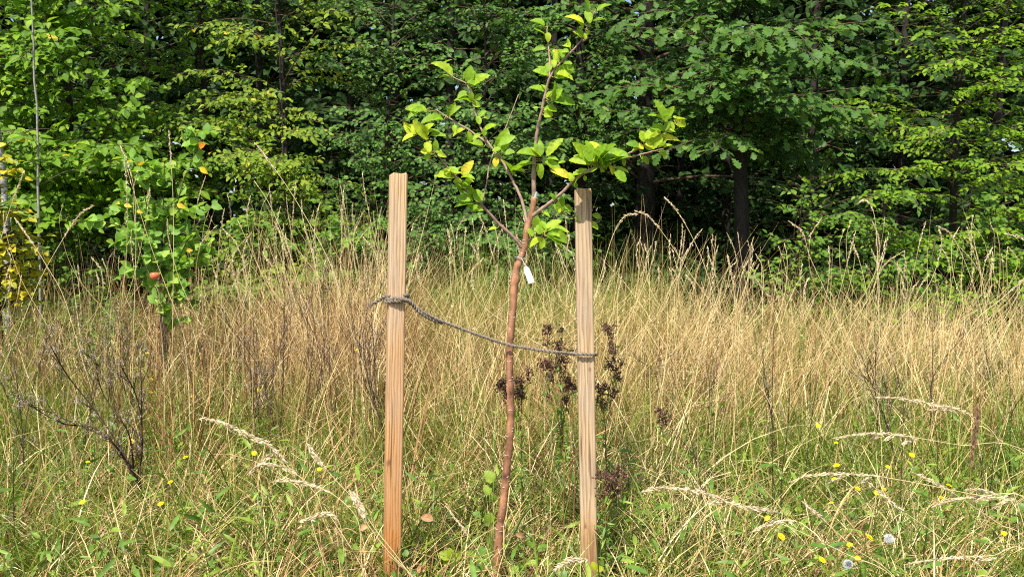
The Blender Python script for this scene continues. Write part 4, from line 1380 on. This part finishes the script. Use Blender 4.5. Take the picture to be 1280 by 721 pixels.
# long single arcs against the dark wood
ARC = [
    ('long arching dry stalk against the dark gap right of the right stake', [(830, 246), (845, 262), (862, 290), (878, 325), (892, 370), (905, 430)], 4.4),
    ('dry stalk bowing left over the dark gap beside the right stake', [(793, 263), (812, 272), (835, 300), (858, 335), (890, 380), (920, 420)], 4.6),
    ('thin stalk curving up from the right stake into the dark gap', [(798, 268), (782, 270), (768, 290), (755, 330), (742, 380), (738, 420)], 4.4),
    ('tall leaning stalk with a pale tip left of the upper half of the left stake', [(318, 178), (335, 200), (360, 235), (390, 285), (415, 335), (432, 390)], 4.2),
    ('stalk curving right to a bent seed head at far left', [(118, 257), (100, 268), (78, 300), (50, 350), (25, 410), (-5, 480)], 3.9),
    ('leaning stalk at the left edge, its tip above the yellow shrub', [(31, 213), (22, 235), (10, 268), (-5, 320), (-30, 400)], 4.0),
    ('dry stalk crossing from the left edge down to the dark dead weed', [(18, 272), (38, 300), (60, 335), (80, 372), (100, 440)], 4.2),
    ('stalk leaning right with its seed head in front of the leafy wild sapling', [(150, 182), (160, 205), (168, 240), (170, 300), (168, 380)], 4.8),
    ('upright dark-tipped stalk rising through the leafy wild sapling', [(211, 163), (213, 190), (216, 240), (217, 300), (216, 390)], 4.8),
    ('stalk with a drooping tip at the right edge', [(1255, 292), (1285, 302), (1300, 340), (1305, 420)], 4.6),
    ('hooked stalk above the thicket at right', [(1070, 256), (1080, 250), (1091, 262), (1096, 300), (1098, 380)], 5.0),
    ('stalk bowed over to the left above the straw at far right', [(1170, 282), (1188, 292), (1203, 320), (1218, 360), (1232, 410)], 4.9),
    ('straight straw leaning right from the straw to the right edge', [(1290, 340), (1250, 375), (1220, 400), (1200, 440), (1188, 470)], 4.5),
    ('fallen straw crossing the upper right of the meadow', [(985, 276), (1003, 290), (1012, 320), (1030, 360), (1055, 420)], 4.7),
]
for i, (lb, pix, d) in enumerate(ARC):
    stalk(lb, None, pix, d, 0.0024, 0.2, 0.0055, 70, 300 + i, tint=0.9, size=(0.009, 0.018))
# clusters of stalks standing up against the hedge
CL = [(0, 135, 255, 345, 14, 'against the shade at the left edge'), (130, 262, 200, 330, 12, 'in front of the leafy wild sapling'),
      (262, 385, 205, 330, 44, 'in a sheaf left of the left stake'), (388, 480, 215, 330, 26, 'close to the left side of the left stake'),
      (512, 610, 255, 340, 20, 'between the left stake and the young tree'), (610, 715, 245, 330, 20, 'behind the fork of the young tree'),
      (745, 880, 275, 345, 22, 'against the dark gap right of the right stake'), (880, 1010, 285, 345, 30, 'below the oak foliage'),
      (1010, 1285, 262, 350, 52, 'in front of the bright green thicket at right')]
rg = np.random.default_rng(400)
q = 0
for x0, x1, y0, y1, n, where in CL:
    for k in range(n):
        tx, ty = rg.uniform(x0, x1), rg.uniform(y0, y1) if rg.uniform() < 0.7 else rg.uniform((y0 + y1) / 2, y1 + 15)
        d = rg.uniform(4.5, 6.3)
        lean = rg.normal(30, 50) if x0 < 400 else rg.normal(0, 62)
        by = 450
        bow = rg.normal(0, 16) - lean * 0.3
        pix = [(tx, ty), (tx + lean * 0.12 + bow * 0.5, ty + (by - ty) * 0.15), (tx + lean * 0.4 + bow * 0.8, ty + (by - ty) * 0.45), (tx + lean * 0.75 + bow * 0.4, ty + (by - ty) * 0.75), (tx + lean, by)]
        kind = rg.uniform()
        bare = rg.uniform() < 0.35
        stalk('dry grass stalk ' + ('with a thin tip ' if bare else 'with a seed head ') + where, 'dry grass stalks ' + ('with thin tips ' if bare else 'with seed heads ') + where, pix, d,
              rg.uniform(0.0015, 0.0027), 0.08 if bare else rg.uniform(0.12, 0.3), 0.0025 if bare else rg.uniform(0.004, 0.0075), 10 if bare else 50, 500 + q, tint=rg.uniform(0.45, 1),
              size=(0.008, 0.017), hmat='seed')
        q += 1


# ------------------------------------------------------------------ dead weeds
def weed(label, name, cat, base, tips, d, mat='dead_stem', r=0.004, side=5, head='fuzz', nh=26, hs=(0.006, 0.012), hr=0.012, seed=0, group=None, leafy=0, dd=0.0, sl=0.10, top=9, each=False):
    rgl = np.random.default_rng(seed)
    b = at(*base, d)
    b0 = np.array([b[0], b[1], float(gz(b[0], b[1])) - 0.01])
    root = empty(name, b0, label, cat, group)
    g, gh, gv = Geo(), Geo(), Geo()
    for tpx in tips:
        p = [b0, b + np.array([0, 0, 0.01])] if b[2] - b0[2] > 0.05 else [b0]
        p += [at(x, y, d + dd * rgl.normal()) for x, y in tpx]
        c = curve(p, 26)
        g.tube(c, np.linspace(r, r * 0.35, 26), 6, tint=rgl.uniform(0, 0.7))
        ends = [(c[-1], unit(c[-1] - c[-3]))]
        for k in range(side):
            i = rgl.integers(top, 25)
            t = unit(c[min(i + 1, 25)] - c[i - 1])
            dv = unit(t + rgl.normal(0, 0.45, 3) + np.array([0, 0, 0.25])) * rgl.uniform(0.4, 1.2) * sl
            m_ = c[i] + dv * 0.5 + rgl.normal(0, 0.005, 3)
            e = c[i] + dv + np.array([0, 0, 0.012])
            g.tube(curve([c[i], m_, e], 8), np.linspace(r * 0.4, r * 0.18, 8), 4, tint=rgl.uniform(0, 0.8))
            ends.append((e, unit(dv)))
            if sl > 0.07:
                for j in range(2):
                    dv2 = unit(dv + rgl.normal(0, 0.04, 3)) * sl * rgl.uniform(0.25, 0.5)
                    g.tube([m_, m_ + dv2 * 0.6, m_ + dv2], [r * 0.2, r * 0.18, r * 0.12], 3, tint=rgl.uniform(0, 0.8))
                    ends.append((m_ + dv2, unit(dv2)))
        if head:
            for e, t in ends:
                n = nh
                TT = T_BUD if head == 'tansy_head' else T_FLAKE
                if each:
                    gh = Geo()
                gh.inst(TT[0], TT[1], e + rgl.normal(0, 1, (n, 3)) * hr * 0.5, t + rgl.normal(0, 0.9, (n, 3)), rgl.normal(0, 1, (n, 3)), rgl.uniform(hs[0], hs[1], n), rgl.uniform(0, 1, n))
                if each:
                    gh.build('flower_head', M[head], root)
                    gh = Geo()
        if leafy:
            n = leafy
            u, pp, tt = on_path(c, 0.15, 0.95, n, rgl)
            ax = tt * 0.5 + rgl.normal(0, 0.8, (n, 3))
            gv.inst(T_NARROW[0], T_NARROW[1], pp, ax, rgl.normal(0, 0.4, (n, 3)) + np.array([0, -0.4, 1]), rgl.uniform(0.02, 0.05, n), rgl.uniform(0.1, 0.9, n))
    g.build('stem', M[mat], root)
    if gh.n:
        gh.build('seed_heads' if head == 'fuzz' else 'flower_heads', M[head], root)
    if gv.n:
        gv.build('foliage', M['herb'], root)
    return root


weed('dark branching dead weed with fuzzy grey seed heads, leaning left in the left foreground', 'dead_weed', 'weed', (180, 628),
     [[(165, 585), (128, 525), (85, 470), (62, 430)], [(160, 580), (135, 548), (95, 530), (45, 508)], [(168, 590), (160, 540), (128, 490), (118, 445)],
      [(172, 600), (178, 560), (172, 500), (150, 455)], [(150, 565), (118, 535), (75, 528), (20, 495)], [(175, 600), (177, 540), (176, 470), (170, 430)]],
     3.4, r=0.0055, side=8, nh=12, hr=0.013, seed=1, dd=0.09, sl=0.10)
weed('greyish dead weed with fuzzy heads standing at the left edge', 'dead_weed', 'weed', (30, 600), [[(28, 540), (20, 470), (12, 420)], [(30, 545), (40, 490), (60, 420)], [(28, 560), (10, 500), (-10, 450)]], 3.6, r=0.003, side=9, nh=10, hr=0.014, seed=2, dd=0.05, sl=0.11)
weed('tangled dead weed with fuzzy heads above the dark branching one at left', 'dead_weed', 'weed', (150, 560), [[(140, 500), (110, 430), (95, 385)], [(150, 490), (150, 420), (140, 370)], [(155, 500), (120, 440), (70, 400)]], 4.6, r=0.003, side=9, nh=10, hr=0.015, seed=3, dd=0.08, sl=0.13)
weed('thin upright weed with a dark stem at the lower left edge', 'dead_weed', 'weed', (19, 725), [[(18, 680), (17, 620), (17, 560)]], 2.9, r=0.0026, side=2, nh=6, seed=4)
weed('reddish-brown upright dock spire in the straw at left', 'dock_spire', 'weed', (200, 560), [[(198, 500), (199, 430), (201, 352)]], 5.0, mat='red_stem', r=0.004, side=20, head='tansy_head', nh=14, hs=(0.006, 0.012), hr=0.02, seed=5, sl=0.05)
# dark bare stems at right
for i, (lb, base, tips) in enumerate([
    ('dark bare upright stem right of centre, taller one of the close pair', (966, 665), [[(966, 600), (965, 530), (966, 455), (968, 400)]]),
    ('dark bare upright stem beside the taller one of the close pair', (976, 665), [[(977, 600), (984, 540), (988, 480)]]),
    ('dark leaning bare stem between the right stake and the dark close pair', (884, 680), [[(876, 610), (866, 560), (852, 505), (836, 455)]]),
    ('dark side-leaning bare stem crossing the meadow low at right', (1010, 721), [[(960, 680), (905, 620), (865, 565), (835, 530)]]),
    ('dark thin stem among the yellow flowers at right', (1127, 690), [[(1126, 620), (1128, 560), (1130, 490)]]),
    ('dark stem just left of the yellow flowers at right', (1005, 640), [[(1008, 580), (1015, 520), (1022, 470)]]),
    ('dark stem right of the yellow flowers, tall and straight', (1172, 650), [[(1172, 590), (1170, 540), (1160, 470)]]),
    ('dark stem close to the right edge', (1262, 640), [[(1262, 570), (1264, 510), (1260, 450)]]),
    ('dark stem at far right with three thin side shoots', (1232, 700), [[(1236, 640), (1240, 590), (1244, 540)], [(1236, 650), (1228, 600), (1225, 570)]]),
    ('thin dark stem left of the left stake, standing high', (440, 560), [[(443, 500), (440, 440), (432, 380)], [(442, 500), (455, 440), (458, 400)]]),
    ('dark stem at left between the straw sheaf and the dock spire', (262, 560), [[(262, 500), (255, 440), (250, 380)]]),
    ('brown weed stem between the left stake and straw sheaf', (398, 540), [[(396, 480), (388, 430), (372, 370)], [(398, 490), (405, 440), (410, 400)]]),
    ('dark stem with small heads right of the right stake', (845, 620), [[(842, 560), (838, 520), (842, 478)]]),
]):
    dpt = 3.3 if base[1] > 650 else (3.7 if base[1] > 620 else 4.4)
    weed(lb, 'bare_weed', 'weed', base, tips, dpt, r=0.0028, side=6, nh=6, hs=(0.005, 0.01), hr=0.01, seed=20 + i, sl=0.07, each=True)
# more branching dead weeds through the straw
rg = np.random.default_rng(707)
for k, (x0, x1, t0, t1, n, where) in enumerate([(40, 180, 380, 450, 9, 'below the yellow shrub at left'), (225, 345, 350, 440, 8, 'between the wild sapling and the left stake'),
                                             (345, 470, 330, 430, 12, 'just left of the left stake'), (800, 960, 400, 480, 5, 'right of the right stake'), (1060, 1270, 380, 480, 8, 'in the meadow at far right')]):
    for i in range(n):
        px, tp = rg.uniform(x0, x1), rg.uniform(t0, t1)
        ln = rg.normal(-14, 22)
        d = rg.uniform(3.9, 5.2)
        weed('dark brown branching dead weed ' + where, 'bare_weed', 'weed', (px - ln, 590), [[(px - ln * 0.8, 540), (px - ln * 0.3, 480), (px, tp)], [(px - ln * 0.7, 530), (px + rg.normal(0, 14), 470), (px + rg.normal(0, 22), tp + 25)]],
             d, r=0.0036, side=6, nh=7, hs=(0.006, 0.011), hr=0.011, seed=1500 + k * 40 + i, sl=0.13, each=True, group='dark branching dead weeds ' + where)
# tansy with dark withered heads
TAN = [('withered weed with dark brown flower clusters between the trunk and the right stake', (705, 600), [[(700, 540), (692, 480), (682, 416)], [(702, 540), (700, 480), (701, 430)], [(704, 540), (706, 490), (708, 452)], [(701, 540), (690, 500), (678, 462)], [(703, 540), (708, 510), (712, 478)]], 3.25),
       ('withered weed with dark clusters just behind the trunk of the young tree', (652, 600), [[(650, 540), (645, 500), (624, 484)], [(651, 540), (652, 500), (650, 474)], [(650, 540), (640, 510), (634, 492)]], 3.3),
       ('withered weed with dark clusters at the right side of the right stake', (758, 610), [[(757, 540), (764, 500), (769, 462)], [(757, 540), (752, 500), (746, 482)]], 3.2),
       ('short withered weed with a dark head at the foot of the right stake', (757, 690), [[(757, 660), (757, 630), (760, 608)], [(757, 660), (764, 630), (770, 604)]], 2.8),
       ('faint withered weed with open brown clusters above the one beside the right stake', (775, 560), [[(772, 500), (766, 450), (758, 412)], [(772, 500), (768, 450), (765, 418)]], 4.2),
       ('withered weed with a dark nodding head right of the right stake', (835, 640), [[(832, 590), (828, 540), (830, 515)]], 3.6)]
for i, (lb, base, tips, d) in enumerate(TAN):
    weed(lb, 'withered_weed', 'weed', base, tips, d, mat='red_stem', r=0.0026, side=8, head='tansy_head', nh=32, hs=(0.007, 0.013), hr=0.016, seed=60 + i, leafy=44, sl=0.06, top=20, each=True)
# brown basal stems between trunk and right stake
for i, (px, top, bt) in enumerate([(668, 560, 655), (676, 572, 660), (711, 545, 672), (717, 552, 675), (704, 560, 668), (752, 600, 690), (790, 610, 700)]):
    weed('short rust-brown broken weed stem standing near the foot of the right stake', 'broken_weed', 'weed', (px, bt), [[(px + 1, (top + bt) / 2), (px + 3, top)]], 3.0 + 0.1 * (i % 3), mat='red_stem', r=0.0028, side=1, head=None, seed=80 + i, group='rust-brown broken stems by the right stake', sl=0.03)


# ------------------------------------------------------------------ green weeds
def herb(label, px, top, bot, d, seed, group, size=0.045, tmpl=T_NARROW, n=60, mat='herb', name='leafy_weed'):
    rgl = np.random.default_rng(seed)
    b = at(px, bot, d)
    b0 = np.array([b[0], b[1], float(gz(b[0], b[1])) - 0.01])
    e = at(px + rgl.normal(0, 8), top, d)
    c = curve([b0, (b0 + e) / 2 + rgl.normal(0, 0.02, 3) * np.array([1, 1, 0]), e], 24)
    root = empty(name, b0, label, 'weed', group)
    g = Geo()
    g.tube(c, np.linspace(0.0028, 0.001, 24), 5, tint=0.3)
    g.build('stem', M['herb'], root)
    u, pp, tt = on_path(c, 0.12, 1.0, n, rgl)
    a = rgl.uniform(0, 6.28, n)
    ax = np.stack([np.cos(a), np.sin(a), rgl.uniform(0.1, 0.8, n)], 1)
    g = Geo()
    g.inst(tmpl[0], tmpl[1], pp, ax, rgl.normal(0, 0.3, (n, 3)) + np.array([0, -0.5, 1]), size * (0.85 if d < 4.7 else 1.0) * (1.15 - 0.6 * u) * rgl.uniform(0.7, 1.2, n), rgl.uniform(0.2, 1, n))
    g.build('foliage', M[mat], root)


rg = np.random.default_rng(900)
k = 0
for x0, x1, t0, t1, n, where in [(0, 180, 345, 430, 46, 'in the green patch below the yellow shrub'), (225, 300, 400, 470, 6, 'in the straw left of the left stake'),
                                 (985, 1005, 395, 430, 3, 'in the straw below the oak'), (650, 780, 480, 590, 16, 'between the trunk and the right stake'),
                                 (800, 960, 500, 590, 14, 'right of the right stake'), (1100, 1280, 400, 560, 18, 'in the meadow at right'),
                                 (0, 300, 480, 600, 14, 'in the lower left meadow'), (300, 480, 480, 600, 8, 'near the left stake')]:
    for i in range(n):
        px, tp = rg.uniform(x0, x1), rg.uniform(t0, t1)
        if tp < 440:
            d = rg.uniform(5.2, 7.2)
        else:
            d = rg.uniform(3.3, 4.6)
        herb('upright green leafy weed ' + where, px, tp, 700, d, 1000 + k, 'green leafy weeds ' + where, rg.uniform(0.04, 0.07) if tp < 440 else rg.uniform(0.03, 0.05), n=80 if tp < 440 else 46)
        k += 1

# ------------------------------------------------------------------ leafy wild sapling at left, with an apple
def wild_sapling():
    d = 5.3
    base = at(205, 455, d)
    b0 = np.array([base[0], d, 0.0])
    root = empty('wild_apple_sapling', b0, 'leafy wild sapling with a few orange leaves standing free in the grass at left', 'tree')
    g, gl = Geo(), Geo()
    rgl = np.random.default_rng(31)
    stems = [[(200, 400), (190, 300), (178, 230), (168, 195)], [(208, 390), (215, 300), (225, 240), (240, 200), (255, 168)], [(205, 395), (195, 320), (165, 260), (150, 228)],
             [(210, 395), (222, 330), (240, 290), (262, 262)], [(204, 395), (205, 320), (204, 260), (206, 205)], [(202, 400), (185, 340), (162, 300), (150, 280)], [(208, 395), (225, 350), (250, 320), (262, 300)]]
    for j, s in enumerate(stems):
        p = [b0 + np.array([rgl.normal(0, 0.02), 0, 0])] + [at(x, y, d + rgl.normal(0, 0.12)) for x, y in s]
        c = curve(p, 40)
        g.tube(c, np.linspace(0.008, 0.002, 40), 6)
        for q in range(13):
            i = rgl.integers(20, 39)
            dv = np.array([rgl.normal(0, 1), rgl.normal(0, 1), rgl.uniform(-0.1, 0.7)])
            dv = unit(dv) * rgl.uniform(0.08, 0.22)
            cc = curve([c[i], c[i] + dv * 0.6, c[i] + dv], 8)
            g.tube(cc, np.linspace(0.003, 0.0012, 8), 4)
            n = 8
            u, pp, tt = on_path(cc, 0.2, 1, n, rgl)
            tn = rgl.uniform(0, 0.8, n)
            tn[rgl.uniform(0, 1, n) < 0.005] = 1
            gl.inst(T_ROUND[0], T_ROUND[1], pp, tt + rgl.normal(0, 0.8, (n, 3)), rgl.normal(0, 0.45, (n, 3)) + np.array([0, -0.7, 0.7]), rgl.uniform(0.045, 0.085, n), tn)
        n = 30
        u, pp, tt = on_path(c, 0.5, 1, n, rgl)
        gl.inst(T_OVATE[0] * np.array([1.3, 1, 1]), T_OVATE[1], pp, tt * 0.6 + rgl.normal(0, 0.6, (n, 3)), rgl.normal(0, 0.4, (n, 3)) + np.array([0, -0.7, 0.7]), rgl.uniform(0.05, 0.085, n), rgl.uniform(0, 0.8, n))
    # the few orange leaves
    for x, y, s in [(257, 210, 0.085), (162, 257, 0.07), (228, 256, 0.08), (178, 264, 0.055), (240, 314, 0.055)]:
        gl.inst(T_OVATE[0], T_OVATE[1], at(x - 7, y - 1, d - 0.15)[None], np.array([[rgl.uniform(0.3, 1), -0.1, rgl.uniform(-0.9, 0.2)]]), np.array([[rgl.normal(0, 0.3), -1.0, 0.3]]), np.array([s * 0.75]), np.array([rgl.uniform(0.93, 1)]))
    g.build('trunk', M['twig'], root)
    gl.build('foliage', M['wild_leaf'], root)
    # apple
    c0 = at(193.5, 345, d - 0.2)
    g = Geo()
    v, f = [], []
    nu, nv = 16, 10
    for i in range(nv + 1):
        th = math.pi * i / nv
        rr = 0.030 * math.sin(th) * (1 + 0.12 * math.cos(th))
        zz = 0.028 * math.cos(th) - 0.010 * math.exp(-(rr / 0.010) ** 2) * (1 if th < 1.5 else -0.6)
        for j in range(nu):
            a = 2 * math.pi * j / nu
            v.append(c0 + np.array([rr * math.cos(a), rr * math.sin(a), zz]))
    for i in range(nv):
        for j in range(nu):
            a, b = i * nu + j, i * nu + (j + 1) % nu
            f += [(a, a + nu, b + nu), (a, b + nu, b)]
    g.add(v, f)
    ap = g.build('apple', M['apple'], root)
    ap['label'] = 'single red apple low on the wild sapling'
    g = Geo()
    g.tube(curve([c0 + np.array([0, 0, 0.016]), c0 + np.array([0.01, 0.05, 0.06]), c0 + np.array([0.03, 0.18, 0.14])], 8), 0.002, 5)
    g.build('stalk', M['twig'], ap)


wild_sapling()


# ------------------------------------------------------------------ flowers
def flower_proto(label):
    root = empty('yellow_flower', (0, 0, 0), label, 'flower')
    g = Geo()
    g.tube(curve([(0, 0, -0.3), (0.012, 0, -0.16), (0.004, 0, -0.05), (0, 0, -0.004)], 14), 0.0011, 5, tint=0.4)
    n = 5
    rgl = np.random.default_rng(3)
    g.tube([(0, 0, -0.010), (0, 0, -0.005), (0, 0, 0.0)], [0.0018, 0.0038, 0.0042], 8, tint=0.4)
    g.build('stem', M['herb'], root)
    g = Geo()
    for ring, (m, ln, el) in enumerate([(14, 0.0155, 0.15), (11, 0.011, 0.5), (7, 0.007, 0.9)]):
        a = np.arange(m) * 2 * math.pi / m + ring * 0.3
        ax = np.stack([np.cos(a), np.sin(a), np.full(m, math.tan(el) * 0.8)], 1)
        tv, tf = leaf_template([0.25, 0.7, 0.93], [0.14, 0.2, 0.17], 0.1, 0.15)
        g.inst(tv, tf, np.stack([np.cos(a) * 0.001, np.sin(a) * 0.001, np.full(m, 0.001 * ring)], 1), ax, np.tile((0, 0, 1.0), (m, 1)) - ax * 0.1, np.full(m, ln), rgl.uniform(0, 1, m))
    g.build('petals', M['petal'], root)
    return root


FL = [(110, 577, 'yellow flower beside the stem of the dark branching dead weed', None), (213, 602, 'bright yellow flower right of the foot of the dark branching weed', None),
      (201, 629, 'bright yellow flower just below another, right of the dark branching weed', None), (103, 627, 'yellow flower low in the left corner below the dark weed', None),
      (399, 586, 'yellow flower close to the left stake', None), (318, 566, 'pale yellow flower among the arching seed heads at left', None)]
gA = 'small yellow flowers in the straw left of the left stake'
lA = 'small far yellow flower in the straw left of the left stake'
FL += [(x, y, lA, gA) for x, y in [(184, 441), (190, 474), (189, 490), (323, 487), (241, 495), (232, 571), (446, 437), (165, 551)]]
gB = 'small yellow flowers in the grass at lower right'
lB = 'small yellow flower in the grass at lower right'
FL += [(x, y, lB, gB) for x, y in [(1023, 532), (1045, 553), (1099, 546), (1046, 581), (1043, 598), (1072, 610), (1096, 615), (1105, 611), (1039, 628), (1177, 622), (1028, 699), (1062, 680),
                                    (1087, 671), (1072, 697), (1255, 666), (1265, 692), (1009, 670), (959, 647), (977, 670), (1110, 583), (1186, 606), (1140, 568)]]
proto = None
rg = np.random.default_rng(44)
for x, y, lb, gp_ in FL:
    if proto is None:
        proto = flower_proto(lb)
        o = proto
    else:
        o = copy_tree(proto)
    if y > 520:
        d = 1.02 * F / (y - 290) * rg.uniform(0.88, 0.95)
        d = min(max(d, 2.35), 4.2)
    else:
        d = 4.3
    p = at(x, y, d)
    o.location = p
    o.rotation_euler = (rg.uniform(0.0, 0.7), rg.normal(0, 0.3), rg.normal(0, 0.5))
    o.scale = [rg.uniform(0.5, 0.85)] * 3
    o['label'] = lb
    if gp_:
        o['group'] = gp_
for x, y, lb, s in [(1111, 673, 'white dandelion clock among the yellow flowers, higher of the two', 1.0), (1060, 705, 'white dandelion clock at the bottom edge, lower of the two', 1.0), (1046, 682, 'small half-blown seed clock left of the two white clocks', 0.6)]:
    d = 2.45
    p = at(x, y, d)
    root = empty('dandelion_clock', p, lb, 'seed clock')
    rgl = np.random.default_rng(int(x))
    g = Geo()
    n = 200
    dr = unit(rgl.normal(0, 1, (n, 3)))
    R_ = 0.0125 * s
    pts = p + dr[:, None, :] * (np.array([0.15, 0.75, 1.0])[None, :, None] * R_)
    g.sticks(pts, np.full((n, 3), 0.00022), np.full(n, 0.5))
    for k in range(n):
        pass
    m = n * 5
    base = np.repeat(p + dr * R_ * 0.9, 5, axis=0)
    ax = np.repeat(dr, 5, axis=0) * 0.7 + rgl.normal(0, 0.7, (m, 3))
    g.inst(T_FLAKE[0] * np.array([0.5, 1, 1]), T_FLAKE[1], base, ax, rgl.normal(0, 1, (m, 3)), np.full(m, 0.0062 * s), rgl.uniform(0, 1, m))
    g.build('seed_ball', M['clock'], root)
    g = Geo()
    g.tube(curve([(p[0] + 0.02, p[1], 0.0), p * np.array([1, 1, 0.6]) + np.array([0.01, 0, 0]), p], 12), 0.0014, 5, tint=0.5)
    g.build('stem', M['herb'], root)

# ------------------------------------------------------------------ litter and low leaves round the trunk
for i, (x, y, s, lb) in enumerate([(657, 613, 0.045, 'curled brown fallen leaf right of the trunk, left of two together'), (672, 612, 0.04, 'curled brown fallen leaf right of the trunk, right of two together'),
                                   (645, 668, 0.035, 'small brown fallen leaf touching the lower trunk'), (541, 650, 0.05, 'brown fallen leaf in the grass right of the left stake'),
                                   (521, 713, 0.045, 'pale curled fallen leaf at the foot of the left stake'), (460, 658, 0.04, 'brown fallen leaf left of the left stake'), (628, 636, 0.03, 'tiny brown fallen leaf left of the trunk')]):
    d = min(1.2 * F / (y - 290), 3.6) if y < 640 else 2.75
    p = at(x, y, d)
    rgl = np.random.default_rng(i)
    tv, tf = leaf_template([0.1, 0.3, 0.5, 0.7, 0.88], [0.2, 0.3, 0.28, 0.25, 0.12], 0.9, 0.5, 0.03)
    root = empty('fallen_leaf', p, lb, 'leaf')
    g = Geo()
    a = rgl.uniform(-0.6, 0.6) + (math.pi if i % 2 else 0)
    g.inst(tv, tf, p[None], np.array([[math.cos(a), 0.2, math.sin(a) * 0.6]]), np.array([[0.1, -0.9, 0.6]]), np.array([s]), np.array([rgl.uniform(0.2, 1)]))
    g.build('blade', M['litter'], root)
    g = Geo()
    g.tube([p, p + np.array([-math.cos(a) * 0.01, 0, -0.004]), p + np.array([-math.cos(a) * 0.02, 0, -0.012])], 0.0009, 4)
    g.build('leaf_stalk', M['litter'], root)


def rosette(label, leaves, d, mat='herb', tmpl=TPL[2], tint=0.8, group=None):
    xs = [at(l[0], l[1], d) for l in leaves]
    b = np.mean(xs, axis=0)
    b0 = np.array([b[0], b[1], float(gz(b[0], b[1]))])
    root = empty('low_seedling', b0, label, 'seedling', group)
    g, gs_ = Geo(), Geo()
    for (x0, y0, x1, y1) in leaves:
        p, e = at(x0, y0, d), at(x1, y1, d)
        g.inst(tmpl[0] * np.array([1.3, 1, 1]), tmpl[1], p[None], (e - p)[None], np.array([[0.1, -0.8, 0.6]]), np.array([np.linalg.norm(e - p)]), np.array([tint]))
        gs_.tube(curve([b0, (b0 + p) / 2 + np.array([0, 0, 0.01]), p], 8), 0.0013, 5, tint=0.5)
    g.build('leaves', M[mat], root)
    gs_.build('stem', M['herb'], root)


rosette('pair of bright green leaves climbing left of the lower trunk', [(617, 602, 607, 588), (612, 618, 606, 606), (616, 617, 618, 628), (614, 640, 608, 655)], 2.88, tint=0.9)
rosette('yellow-green seedling with three leaves between the left stake and the trunk', [(563, 697, 549, 690), (564, 697, 562, 685), (566, 697, 577, 694), (563, 698, 553, 703)], 2.75, mat='yellow_leaf', tint=0.5)
rosette('dark green plantain leaf pair at the foot of the trunk', [(609, 712, 602, 684), (613, 712, 611, 690)], 2.85, tint=0.5)
rosette('yellow low leaves at the foot of the right stake', [(744, 712, 741, 702), (746, 713, 754, 708), (745, 714, 748, 722)], 2.7, mat='yellow_leaf', tint=0.6)

print('objects', len(bpy.data.objects), 'tris', sum(len(m.polygons) for m in bpy.data.meshes))

for o in bpy.data.objects:
    if 'label' in o and not 4 <= len(o['label'].replace('-', ' ').split()) <= 16:
        raise Exception('LONG ' + o.name + ' ' + o['label'])
